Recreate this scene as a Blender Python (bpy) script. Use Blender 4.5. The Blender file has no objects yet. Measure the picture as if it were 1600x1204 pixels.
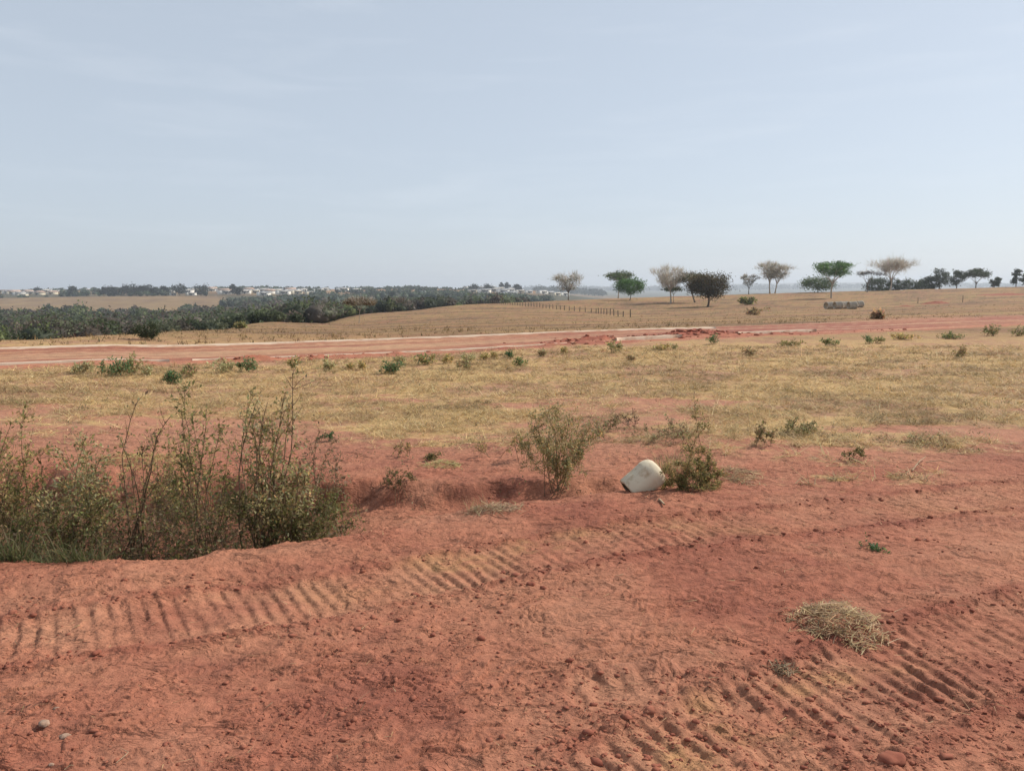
import bpy, math, random
import numpy as np
from mathutils import Vector

# ------------------------------------------------------------------ camera, sky, sun, exposure
SC = bpy.context.scene
COL = SC.collection
W0, H0, F = 1600.0, 1204.0, 1180.0          # pixel frame used for measuring
CAMH = 1.6
PY_H = 450.0                                 # horizon row
TP = (602.0 - PY_H) / F
PITCH = math.atan(TP)
CP, SP = math.cos(PITCH), math.sin(PITCH)

cam = bpy.data.cameras.new('camera')
cam.sensor_fit = 'HORIZONTAL'; cam.sensor_width = 36.0
cam.lens = 36.0 * F / W0
cam.clip_start = 0.05; cam.clip_end = 30000
cam_ob = bpy.data.objects.new('camera', cam); COL.objects.link(cam_ob)
cam_ob.location = (0, 0, CAMH)
cam_ob.rotation_euler = (math.pi / 2 - PITCH, 0, 0)
SC.camera = cam_ob

SUN_AZ = math.radians(62)                    # clockwise from the view direction (+Y) towards +X
SUN_EL = math.radians(42)
sun_dir = Vector((math.sin(SUN_AZ) * math.cos(SUN_EL), math.cos(SUN_AZ) * math.cos(SUN_EL), math.sin(SUN_EL)))

world = bpy.data.worlds.new('World'); SC.world = world; world.use_nodes = True
nt = world.node_tree; nt.nodes.clear()
def wn(t, **k):
    n = nt.nodes.new(t)
    for a, b in k.items(): setattr(n, a, b)
    return n
w_out = wn('ShaderNodeOutputWorld'); w_bg = wn('ShaderNodeBackground')
sky = wn('ShaderNodeTexSky', sky_type='NISHITA', sun_disc=False, sun_elevation=SUN_EL, sun_rotation=SUN_AZ,
         altitude=500, air_density=1.0, dust_density=1.3, ozone_density=1.0)
w_hsv = wn('ShaderNodeHueSaturation'); w_hsv.inputs['Saturation'].default_value = 0.62
nt.links.new(sky.outputs[0], w_hsv.inputs['Color'])
# high thin veil and faint cirrus streaks
w_tc = wn('ShaderNodeTexCoord'); w_map = wn('ShaderNodeMapping'); w_map.inputs['Scale'].default_value = (2.0, 2.0, 16.0)
w_noise = wn('ShaderNodeTexNoise'); w_noise.inputs['Scale'].default_value = 2.2; w_noise.inputs['Detail'].default_value = 7
w_noise.inputs['Roughness'].default_value = 0.55; w_noise.inputs['Distortion'].default_value = 0.4
w_ramp = wn('ShaderNodeValToRGB')
w_ramp.color_ramp.elements[0].position = 0.50; w_ramp.color_ramp.elements[0].color = (0, 0, 0, 1)
w_ramp.color_ramp.elements[1].position = 0.78; w_ramp.color_ramp.elements[1].color = (0.15, 0.15, 0.15, 1)
nt.links.new(w_tc.outputs['Generated'], w_map.inputs[0]); nt.links.new(w_map.outputs[0], w_noise.inputs['Vector'])
nt.links.new(w_noise.outputs['Fac'], w_ramp.inputs[0])
w_veil = wn('ShaderNodeMixRGB'); w_veil.inputs[0].default_value = 0.60; w_veil.inputs[2].default_value = (5.35, 6.15, 7.15, 1)
w_mix = wn('ShaderNodeMixRGB'); w_mix.inputs[2].default_value = (8.0, 8.4, 8.9, 1)
nt.links.new(w_hsv.outputs[0], w_veil.inputs[1]); nt.links.new(w_veil.outputs[0], w_mix.inputs[1])
nt.links.new(w_ramp.outputs[0], w_mix.inputs[0]); nt.links.new(w_mix.outputs[0], w_bg.inputs['Color'])
w_bg.inputs['Strength'].default_value = 0.085
nt.links.new(w_bg.outputs[0], w_out.inputs[0])

sl = bpy.data.lights.new('sun', 'SUN'); sl.energy = 3.6; sl.angle = math.radians(1.0); sl.color = (1.0, 0.94, 0.85)
sun = bpy.data.objects.new('sun', sl); COL.objects.link(sun)
sun.rotation_euler = sun_dir.to_track_quat('Z', 'Y').to_euler()
SC.view_settings.view_transform = 'Standard'; SC.view_settings.look = 'None'
SC.view_settings.exposure = 0.45; SC.view_settings.gamma = 1.0
SC.render.engine = 'CYCLES'
SC.cycles.max_bounces = 5; SC.cycles.diffuse_bounces = 3; SC.cycles.glossy_bounces = 2
SC.cycles.transmission_bounces = 3; SC.cycles.volume_bounces = 0; SC.cycles.transparent_max_bounces = 4
SC.cycles.use_denoising = True

# ------------------------------------------------------------------ helpers
def tan_of(py):                              # Z/Y of a pixel row
    v = (602.0 - py) / F
    return (v - TP) / (1.0 + v * TP)
def unproj(px, py, z=0.0):                   # pixel to a point on the level plane z
    px = np.asarray(px, float); py = np.asarray(py, float)
    Y = (z - CAMH) / tan_of(py)
    return (px - 800.0) / F * (Y * CP - (z - CAMH) * SP), Y
def proj(X, Y, Z):
    Zr = Z - CAMH
    d = Y * CP - Zr * SP
    return 800.0 + F * X / d, 602.0 - F * (Y * SP + Zr * CP) / d
def sstep(a, b, x):
    t = np.clip((x - a) / (b - a), 0, 1); return t * t * (3 - 2 * t)

_PR = np.random.default_rng(7)
_PERM = np.concatenate([_PR.permutation(256)] * 3).astype(np.int32)
_GA = _PR.uniform(0, 2 * math.pi, 256).astype(np.float32); _GX = np.cos(_GA) * 1.5; _GY = np.sin(_GA) * 1.5
def perlin(x, y, seed=0):
    x = np.asarray(x); y = np.asarray(y)
    x0 = np.floor(x); y0 = np.floor(y)
    fx = (x - x0).astype(np.float32); fy = (y - y0).astype(np.float32)
    ix = (x0.astype(np.int32) + seed * 37) & 255; iy = (y0.astype(np.int32) + seed * 91) & 255
    ux = fx * fx * fx * (fx * (fx * 6 - 15) + 10); uy = fy * fy * fy * (fy * (fy * 6 - 15) + 10)
    pa = _PERM[ix]; pb = _PERM[ix + 1]
    h = _PERM[pa + iy]; a = _GX[h] * fx + _GY[h] * fy
    h = _PERM[pb + iy]; b = _GX[h] * (fx - 1) + _GY[h] * fy
    h = _PERM[pa + iy + 1]; c = _GX[h] * fx + _GY[h] * (fy - 1)
    h = _PERM[pb + iy + 1]; d = _GX[h] * (fx - 1) + _GY[h] * (fy - 1)
    a += (b - a) * ux; c += (d - c) * ux
    return a + (c - a) * uy
def fbm(x, y, seed=0, oct=4, gain=0.5):
    s = 0; a = 1.0; n = 0
    for o in range(oct):
        s = s + a * perlin(x * 2 ** o + 17.3 * o, y * 2 ** o - 9.1 * o, seed + o); n += a; a *= gain
    return s / n

# ------------------------------------------------------------------ terrain
DEP = [1, 12, 18, 21, 24, 27, 30, 40, 50, 60, 80, 100, 130, 160, 200, 250, 320, 400, 500, 600, 780, 900, 1200, 1600, 2600, 4500, 7500]
# ground height at those depths for a set of directions (named by the pixel column)
def zc(pairs):
    ys = [p[0] for p in pairs]; zs = [p[1] if p[1] > -500 else CAMH + p[0] * tan_of(-p[1] - 1000) for p in pairs]
    return np.interp(np.log(DEP), np.log(ys), zs)
P = lambda py: -(py + 1000)                  # "ground shows at this row"
COLS = {
 -900: [(1, 0), (24, 0), (40, -1.6), (70, -5), (100, -8), (160, -12), (300, -16), (500, -16.5), (600, P(485)), (780, P(468)), (900, P(460)), (1200, P(451)), (1600, -4), (7500, -20)],
 0:   [(1, 0), (24, 0), (40, -1.6), (70, -5), (100, -8), (160, -12), (300, -16), (500, -16.5), (600, P(486)), (780, P(470)), (900, P(463)), (1200, P(452)), (1600, -4), (7500, -20)],
 160: [(1, 0), (27, 0), (40, -1.2), (70, -4.5), (100, -8), (160, -12), (300, -16), (500, -16.5), (600, P(484)), (780, P(465)), (900, P(461)), (1200, P(452)), (1600, -4), (7500, -20)],
 250: [(1, 0), (30, -.1), (40, -0.65), (50, P(517)), (70, -3.2), (100, -6.5), (160, -11), (300, -16), (500, -16.5), (600, P(484)), (780, P(464)), (900, P(460)), (1200, P(452)), (1600, -4), (7500, -20)],
 400: [(1, 0), (30, -.12), (40, -.62), (60, -1.4), (80, P(501)), (110, -4), (160, -10), (300, -16), (500, -16), (600, P(480)), (780, P(467)), (900, P(459)), (1200, P(450)), (1600, -4), (7500, -20)],
 560: [(1, 0), (30, -.12), (40, -.6), (70, -1.9), (100, P(504)), (130, P(495)), (160, P(488)), (200, -6.5), (320, -14), (500, -14), (600, P(474)), (780, P(465)), (900, P(460)), (1200, P(451)), (1600, -4), (7500, -20)],
 700: [(1, 0), (30, -.1), (40, -.55), (60, P(507)), (100, P(499)), (140, P(489)), (190, P(478)), (220, P(472)), (260, -5.5), (340, -10), (500, -12), (780, P(463)), (900, P(458)), (1200, P(450)), (1600, -4), (7500, -20)],
 850: [(1, 0), (30, -.05), (40, -.45), (60, P(502)), (100, P(494)), (140, P(486)), (180, P(476)), (230, P(466)), (280, -4), (400, -12), (780, -11), (900, P(460)), (1200, P(453)), (1600, -10), (4500, -10), (7500, P(449))],
 1000: [(1, 0), (30, 0), (40, -.3), (60, P(502)), (90, P(498)), (130, P(491)), (170, P(480)), (200, P(470)), (240, P(461.5)), (290, -3), (400, -14), (900, -25), (1600, -30), (2600, -25), (4500, P(455)), (7500, P(447))],
 1200: [(1, 0), (30, 0), (40, -.1), (60, P(496)), (90, P(490)), (130, P(483)), (170, P(473)), (200, P(466)), (250, P(456.5)), (300, -3), (400, -14), (900, -25), (1600, -30), (2600, -25), (4500, P(452)), (7500, P(442))],
 1400: [(1, 0), (30, 0), (40, 0), (60, P(492)), (90, P(485)), (130, P(478)), (170, P(468)), (260, P(450.5)), (310, -2), (400, -12), (900, -25), (1600, -30), (2600, -25), (4500, P(450)), (7500, P(440))],
 1600: [(1, 0), (30, 0), (40, .02), (60, P(486)), (90, P(478)), (130, P(470)), (170, P(461)), (260, P(445.5)), (330, -1), (500, -12), (900, -25), (1600, -30), (2600, -25), (4500, P(449)), (7500, P(442))],
 2500: [(1, 0), (30, 0), (40, .05), (60, P(483)), (90, P(472)), (130, P(464)), (260, P(440)), (330, 0), (500, -12), (900, -25), (1600, -30), (2600, -25), (4500, P(449)), (7500, P(444))],
}
_ks = sorted(COLS)
_S = np.array([(k - 800.0) / F * CP for k in _ks])
_LY = np.linspace(0, math.log(7500), 420)
_T = np.array([np.interp(_LY, np.log(DEP), zc(COLS[k])) for k in _ks])
def _smooth(a, n, ax):
    k = np.hanning(n + 2)[1:-1]; k /= k.sum()
    return np.apply_along_axis(lambda r: np.convolve(np.pad(r, n // 2, 'edge'), k, 'valid'), ax, a)
_T = _smooth(_T, 9, 1)
_SG = np.linspace(_S[0], _S[-1], 260)
_TG = np.array([np.interp(_SG, _S, _T[:, j]) for j in range(len(_LY))]).T
_TG = _smooth(_TG, 9, 0)
def base_z(X, Y):
    Yc = np.clip(Y, 1.0, 7490.0)
    s = np.clip(X / Yc, _SG[0], _SG[-1])
    i = np.clip((s - _SG[0]) / (_SG[1] - _SG[0]), 0, 258.999); j = np.clip(np.log(Yc) / (_LY[1] - _LY[0]), 0, 418.999)
    i0 = i.astype(int); j0 = j.astype(int); a = i - i0; b = j - j0
    return (_TG[i0, j0] * (1 - a) * (1 - b) + _TG[i0 + 1, j0] * a * (1 - b) + _TG[i0, j0 + 1] * (1 - a) * b + _TG[i0 + 1, j0 + 1] * a * b)

def polyline(pts):                           # pixel polyline on level ground -> world XY
    X, Y = unproj([p[0] for p in pts], [p[1] for p in pts]); return np.stack([X, Y], 1)
def along(pl, X, Y):                         # arc length u and signed offset w from a polyline
    best = np.full(X.shape, 1e9); U = np.zeros(X.shape); Wd = np.zeros(X.shape); acc = 0.0
    for k in range(len(pl) - 1):
        a = pl[k]; d = pl[k + 1] - a; L = math.hypot(*d); d = d / L
        rx = X - a[0]; ry = Y - a[1]; t = rx * d[0] + ry * d[1]; tc = np.clip(t, 0, L)
        dist = np.hypot(rx - tc * d[0], ry - tc * d[1]); w = -rx * d[1] + ry * d[0]
        m = dist < best
        best = np.where(m, dist, best); U = np.where(m, acc + t, U); Wd = np.where(m, np.sign(w) * dist, Wd); acc += L
    return U, Wd
TRACKS = [
 # centre line, half width, lug pitch, lug slant, lug height
 (polyline([(-500, 1095), (-150, 1030), (0, 1003), (250, 962), (500, 921), (700, 884), (900, 851), (1100, 828), (1300, 806), (1600, 771), (1900, 742), (2300, 710)]), .27, .078, .55, .0165),
 (polyline([(900, 1330), (1060, 1222), (1180, 1150), (1400, 1057), (1600, 990), (1850, 920), (2300, 830)]), .31, .080, -1.3, .021),
 (polyline([(940, 1080), (1040, 1078), (1120, 1100), (1180, 1130), (1260, 1200)]), .15, .10, .4, .020),
]
# ditch along the left: near lip, far lip (rows on level ground), depth
D_X = [-900, -300, 0, 130, 210, 300, 340, 430, 520, 560, 640, 760, 900, 960, 1040, 1120]
D_N = [900, 890, 881, 881, 874, 868, 852, 840, 833, 826, 806, 790, 778, 772, 770, 768]
D_F = [735, 735, 735, 735, 735, 735, 735, 735, 736, 738, 742, 744, 744, 742, 740, 738]
D_D = [.28, .30, .30, .30, .30, .29, .28, .27, .24, .22, .17, .16, .14, .10, .04, 0]
D_S = [.10, .10, .10, .10, .10, .10, .10, .12, .16, .25, .6, .6, .6, .5, .4, .4]
# dirt road: kerb lines on level ground
_kn = polyline([(0, 569.5), (1270, 518.5)]); _kf = polyline([(0, 545.5), (1110, 511.5)])
RD = (_kn[1] - _kn[0]) / np.linalg.norm(_kn[1] - _kn[0]); RN = np.array([-RD[1], RD[0]])
def road_q(X, Y): return (X - _kn[0][0]) * RN[0] + (Y - _kn[0][1]) * RN[1]
def road_u(X, Y): return (X - _kn[0][0]) * RD[0] + (Y - _kn[0][1]) * RD[1]
ROADW = float((road_q(_kf[0][0], _kf[0][1]) + road_q(_kf[1][0], _kf[1][1])) / 2)
_md = polyline([(1090, 523)])[0]; MOUND_U = float(road_u(*_md)); MOUND_Q = float(road_q(*_md))

def terrain(X, Y, parts=False):
    X = np.asarray(X, float); Y = np.asarray(Y, float)
    px, py = proj(X, np.maximum(Y, .6), 0 * X)
    z = base_z(X, Y)
    near = 1 - sstep(13, 22, Y)
    mid = sstep(6, 9, Y) * (1 - sstep(60, 120, Y))
    far = sstep(35, 90, Y)
    # ditch
    yn = unproj(800, np.interp(px, D_X, D_N))[1] + .05 * fbm(X * 2.2, Y * 2.2, 5, 3)
    yf = unproj(800, np.interp(px, D_X, D_F))[1] + .18 * fbm(X * 1.1, Y * 1.1, 6, 3)
    dd = np.interp(px, D_X, D_D); ds = np.interp(px, D_X, D_S)
    inside = sstep(0, 1, (Y - yn) / ds) * (1 - sstep(-.28, .06, Y - yf + .10 * perlin(X * 4, Y * 4, 8)))
    ditch = dd * inside
    z = z - ditch
    # low lip of spoil on the near side of the ditch
    z = z + .05 * np.exp(-((Y - yn + .25) / .22) ** 2) * (dd > .02) * np.clip(dd / .3, 0, 1)
    # wheel tracks
    tr = np.zeros_like(X); edge = np.zeros_like(X); sand = np.zeros_like(X)
    m = Y < 9
    if m.any():
        x = X[m]; y = Y[m]; zz = np.zeros(x.shape); tt = np.zeros(x.shape); ee = np.zeros(x.shape)
        wob = .035 * fbm(x * 2.5, y * 2.5, 31, 3)
        for k, (pl, hw, pitch, slant, amp) in enumerate(TRACKS):
            u, w = along(pl, x, y); w = w + wob
            ins = 1 - sstep(hw * .85, hw * 1.1, np.abs(w))
            str_ = np.clip(.66 + 1.2 * fbm(x * 1.1, y * 1.1, 40 + k, 3), .22, 1.05)
            ph = u / pitch + slant * w / hw * .55 + .45 * fbm(x * 1.1, y * 1.1, 44 + k, 2) + .12 * fbm(x * 9, y * 9, 47 + k, 2)
            f = ph - np.floor(ph)
            lug = sstep(.0, .26, f) * (1 - sstep(.36, 1.0, f)) - .35
            lug = lug * (1 + .8 * fbm(x * 16, y * 16, 54 + k, 2)) * (.35 + .65 * sstep(-.35, .2, fbm(x * 5, y * 5, 57 + k, 2) + .2))
            ins = ins * (.55 + .45 * sstep(-.3, .2, fbm(x * 3, y * 3, 58 + k, 2)))
            zz += ins * (-.012 + amp * lug * str_)
            lip = np.exp(-((np.abs(w) - hw * 1.12) / .055) ** 2)
            zz += lip * (.008 + .040 * np.clip(fbm(x * 12, y * 12, 50 + k, 3) + .05, 0, 1)) * (.35 + .65 * str_)
            tt = np.maximum(tt, ins * str_); ee = np.maximum(ee, lip)
        z[m] += zz; tr[m] = tt; edge[m] = ee
    # trodden soil: broad waves, clods and crusted plates with broken edges
    lo = fbm(X * .55, Y * .55, 1, 3)
    z = z + near * (.022 * lo + .012 * fbm(X * 3.1, Y * 3.1, 2, 3))
    fine = 1 - sstep(6.5, 10, Y)
    if True:
        keep = (1 - .85 * np.clip(tr, 0, 1))
        for (fq, fs, lev, amp, rise) in ((1.3, 13, 6.5, .012, .035), (3.3, 19, 5.5, .009, .05)):
            wx = X + .22 / fq * fbm(X * fq * 2.5, Y * fq * 2.5, 11, 3); wy = Y + .22 / fq * fbm(X * fq * 2.5, Y * fq * 2.5, 12, 3)
            n = fbm(wx * fq, wy * fq * 1.8, fs, 2, .4) * lev
            fr = n - np.floor(n)
            brk = sstep(-.12, .12, fbm(X * fq * 1.6 + 7, Y * fq * 1.6, fs + 3, 2))
            z = z + fine * keep * brk * amp * (sstep(.0, rise, fr) - fr)   # broken crust edge, gentle back slope
        cl = fbm(X * 11, Y * 11, 15, 3)
        rough = sstep(.12, .6, fbm(X * .9, Y * .9, 16, 3) + .9 * edge)
        z = z + fine * (.002 + .014 * rough) * np.clip(cl, -.1, 1)
        z = z + fine * .0025 * perlin(X * 34, Y * 34, 17)
    # field lumps
    z = z + mid * .03 * fbm(X * 1.3, Y * 1.3, 21, 4)
    z = z + far * (.16 * fbm(X * .08, Y * .08, 22, 4) + .05 * fbm(X * .5, Y * .5, 24, 2)) * (1 - sstep(250, 500, Y))
    z = z + sstep(300, 900, Y) * 1.2 * fbm(X * .008, Y * .008, 23, 3)
    # road: shallow bed, spoil thrown up along the near kerb, one larger heap
    q = road_q(X, Y); u = road_u(X, Y); rm = (Y > 12) & (Y < 60) & (X > -60) & (X < 60)
    lump = np.clip(fbm(X * 1.6, Y * 1.6, 61, 4) + .1, 0, 1)
    ridge = np.exp(-((q + .55 + .25 * perlin(u * .5, u * 0, 62)) / .28) ** 2) * (.05 + .22 * lump) * sstep(-.25, .35, fbm(u * .25, u * 0 + 3, 63, 2) + .1) * (1 - sstep(24, 30, u))
    heap = np.exp(-((u - MOUND_U) / 1.5) ** 2 - ((q - MOUND_Q) / .75) ** 2) * (.30 + .30 * lump)
    heap2 = np.exp(-((u - MOUND_U + 4.6) / 2.6) ** 2 - ((q - MOUND_Q + .3) / .45) ** 2) * (.08 + .42 * lump)
    z = z + rm * (ridge * .8 + heap * .6 + heap2 * .7 - .04 * sstep(.1, .5, q) * (1 - sstep(ROADW - .5, ROADW - .1, q)))
    if parts:
        return z, dict(px=px, py=py, tr=tr, edge=edge, ditch=inside * np.clip(dd / .3, 0, 1), q=q, u=u, spoil=rm * np.clip(ridge * 4 + heap * 4 + heap2 * 4, 0, 1))
    return z
def tz(x, y): return float(terrain(np.array([x]), np.array([y]))[0])

_HY = np.exp(np.linspace(math.log(3), math.log(7000), 5000))
def ground_hit(px, py, ymin=3.0, ymax=7000):  # first point of the ground seen at a pixel
    ys = _HY[(_HY >= ymin) & (_HY <= ymax)]
    t = tan_of(py); zr = CAMH + ys * t
    x = (px - 800.0) / F * (ys * CP - (zr - CAMH) * SP)
    zg = terrain(x, ys); below = zg >= zr
    if below.any(): k = int(np.argmax(below))
    else: k = int(np.argmax((zg - CAMH) / ys))    # nothing there: stand on the crest instead
    return float(x[k]), float(ys[k])

# litter / grass cover 0..1
B_X = [-900, -400, 0, 300, 480, 600, 760, 900, 1000, 1150, 1300, 1450, 1600, 2500]
B_Y = [690, 690, 672, 660, 654, 686, 676, 676, 690, 708, 716, 706, 690, 670]
def cover(X, Y, px, q):
    yb = unproj(800, np.interp(px, B_X, B_Y))[1]
    n = fbm(X * .35, Y * .55, 71, 4); n2 = fbm(X * 1.6, Y * 2.4, 72, 3)
    g = sstep(-1.6, 2.2, Y - yb + 3.2 * n + 1.4 * n2)
    bare = sstep(.02, .40, fbm(X * .30 + 4, Y * .8, 73, 4)) * (1 - sstep(11, 14, Y))
    g = g * (1 - .8 * bare) * (.72 + .5 * np.clip(fbm(X * 1.1, Y * 1.8, 76, 3) + .25, 0, .6))
    g = np.where(Y < 20, sstep(.22, .78, g + .55 * fbm(X * 5, Y * 8, 75, 3)), g)
    road = sstep(-1.5, -.8, q + .6 * n2 + .5 * n) * (1 - sstep(ROADW + .5, ROADW + 1.3, q + .5 * n2 + .8 * n))
    road = road * sstep(12, 13, Y)
    # hillside bare red strips to the right of the road
    strip = sstep(.22, .42, fbm(X * .06 + 9, Y * .11, 74, 3)) * sstep(0, 12, X) * (1 - sstep(70, 110, Y)) * (q > ROADW)
    strip = np.maximum(strip, sstep(14, 22, X) * (q > ROADW) * (1 - sstep(ROADW + 1.5, ROADW + 4.5, q + 2.0 * n)))
    return g * (1 - road) * (1 - .8 * strip), road
def lin(r, g, b):
    f = lambda c: (c / 255.0 / 12.92) if c < 10.3 else ((c / 255.0 + .055) / 1.055) ** 2.4
    return np.array([f(r), f(g), f(b)])
def mixc(a, b, t): return a + (b - a) * t[..., None]
RED = np.array([.345, .131, .079]); DRED = np.array([.258, .086, .054]); TAN = np.array([.410, .192, .112]); SAND = np.array([.40, .215, .098])
STRAW = np.array([.48, .325, .140]); OLDSTRAW = np.array([.33, .215, .115]); HILL = np.array([.255, .170, .072]); HILL2 = np.array([.125, .085, .045])
def ground_colour(X, Y, z, d):
    px, q = d['px'], d['q']
    n1 = fbm(X * .45, Y * .45, 81, 4); n2 = fbm(X * 2.6, Y * 2.6, 82, 4); n3 = fbm(X * 12, Y * 12, 83, 3); n5 = fbm(X * 1.1, Y * 1.5, 80, 4)
    c = np.broadcast_to(RED, X.shape + (3,)).copy()
    c = mixc(c, TAN, np.clip(.22 + .9 * n1 + .35 * n2, 0, .75))
    c = mixc(c, DRED, np.clip(.08 - .8 * n1 + .5 * n3 + .6 * d['edge'], 0, .75) * (1 - sstep(9, 14, Y)))
    c = mixc(c, np.array([.20, .066, .047]), np.clip(1.4 * n5 - .12, 0, .4) * (1 - sstep(9, 14, Y)))
    c = mixc(c, np.array([.37, .172, .105]), np.clip(-1.5 * n5 - .15, 0, .55) * (1 - sstep(9, 14, Y)))
    c = mixc(c, np.array([.41, .195, .115]), np.clip(d['tr'] * (.45 + .9 * n2), 0, .6))
    # pale sandy patches where the wheels have broken the crust
    sp = np.zeros_like(X)
    for (sx, sy, rx, ry, a) in [(725, 868, .30, .14, .75), (835, 850, .17, .15, .95), (905, 832, .22, .12, .4), (560, 915, .5, .2, .22), (1060, 820, .5, .2, .3), (1140, 828, .4, .15, .3),
                                (1100, 1100, .07, .07, .6), (1075, 1185, .10, .12, .75), (1140, 1140, .09, .07, .65), (1210, 1135, .11, .06, .55), (1300, 1055, .12, .06, .55), (1245, 1075, .08, .05, .45),
                                (1400, 1040, .15, .05, .4), (1500, 800, .4, .15, .25)]:
        cx, cy = unproj(sx, sy)
        sp = np.maximum(sp, a * np.exp(-((X - cx) / rx) ** 2 - ((Y - cy) / ry) ** 2))
    c = mixc(c, SAND, np.clip(sp * (.75 + 1.6 * n2 + .8 * n3), 0, .85))
    c = mixc(c, np.array([.37, .185, .115]), .6 * sstep(6.2, 9, Y))
    g, road = cover(X, Y, px, q)
    # road bed: orange in the middle, red towards the edges
    n4 = fbm(X * .12, Y * .12, 84, 3)
    rb = mixc(np.broadcast_to(np.array([.36, .175, .10]), c.shape), np.array([.285, .110, .074]), np.clip(.35 + 1.6 * n4 + .5 * n2 + sstep(-5, 14, X) * .5, 0, 1))
    rb = mixc(rb, np.array([.40, .155, .09]), (1 - sstep(-.1, .6, q)) * .8)
    st = fbm(d['u'] * .07, q * 1.7, 88, 4)
    rb = mixc(rb, np.array([.24, .085, .058]), np.clip(st * 3.0 - .15, 0, .8)); rb = mixc(rb, np.array([.42, .25, .15]), np.clip(-st * 3.0 - .15, 0, .8))
    rb = mixc(rb, np.array([.23, .075, .05]), .6 * np.exp(-((q - .75 + .3 * n1) / .35) ** 2)); rb = mixc(rb, np.array([.42, .26, .15]), .6 * np.exp(-((q - ROADW * .55 + .8 * n1) / .6) ** 2) * (1 - sstep(-2, 9, X)))
    c = mixc(c, rb, road)
    c = mixc(c, np.array([.27, .072, .045]), np.clip(d['spoil'], 0, 1) * .85)
    fld = mixc(np.broadcast_to(STRAW * .92, c.shape), np.array([.32, .175, .105]), np.clip(.35 + 1.5 * n1 + 1.3 * n2, 0, 1))
    hl = mixc(np.broadcast_to(HILL, c.shape), HILL2, np.clip(.42 + 3.4 * fbm(X * .05, Y * .16, 85, 5, .65) + .8 * n1, 0, 1))
    hl = mixc(hl, np.array([.30, .215, .085]), np.clip(1.6 * fbm(X * .035 + 3, Y * .10, 89, 4) - .15, 0, .7))
    hl = mixc(hl, np.array([.235, .105, .058]), np.clip(fbm(X * .09 + 5, Y * .16, 86, 4) * 1.5 - .25 + .12 * sstep(0, 40, X), 0, .6))
    gr = mixc(fld, hl, sstep(20, 30, Y))
    c = mixc(c, gr, np.clip(g * (1.0 + .5 * n3), 0, 1) * .93)
    # darker brown in the ditch bottom, fading out to the right
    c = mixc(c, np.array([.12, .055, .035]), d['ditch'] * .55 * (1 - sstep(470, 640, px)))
    # valley floor and far country
    vz = sstep(-3.5, -8, z) * sstep(40, 90, Y)
    past = sstep(560, 590, Y) * (1 - sstep(800, 860, Y)) * (1 - sstep(330, 360, px))
    c = mixc(c, np.array([.075, .068, .040]), vz * (1 - past) * sstep(0, 1, 1200 - Y + 600))
    pc = mixc(np.broadcast_to(np.array([.25, .165, .08]), c.shape), np.array([.19, .12, .07]), np.clip(.5 + 1.5 * fbm(X * .02, Y * .012, 87, 3), 0, 1))
    c = mixc(c, pc, past)
    c = mixc(c, np.array([.10, .10, .07]), sstep(1500, 2600, Y))
    return c, g, road

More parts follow.
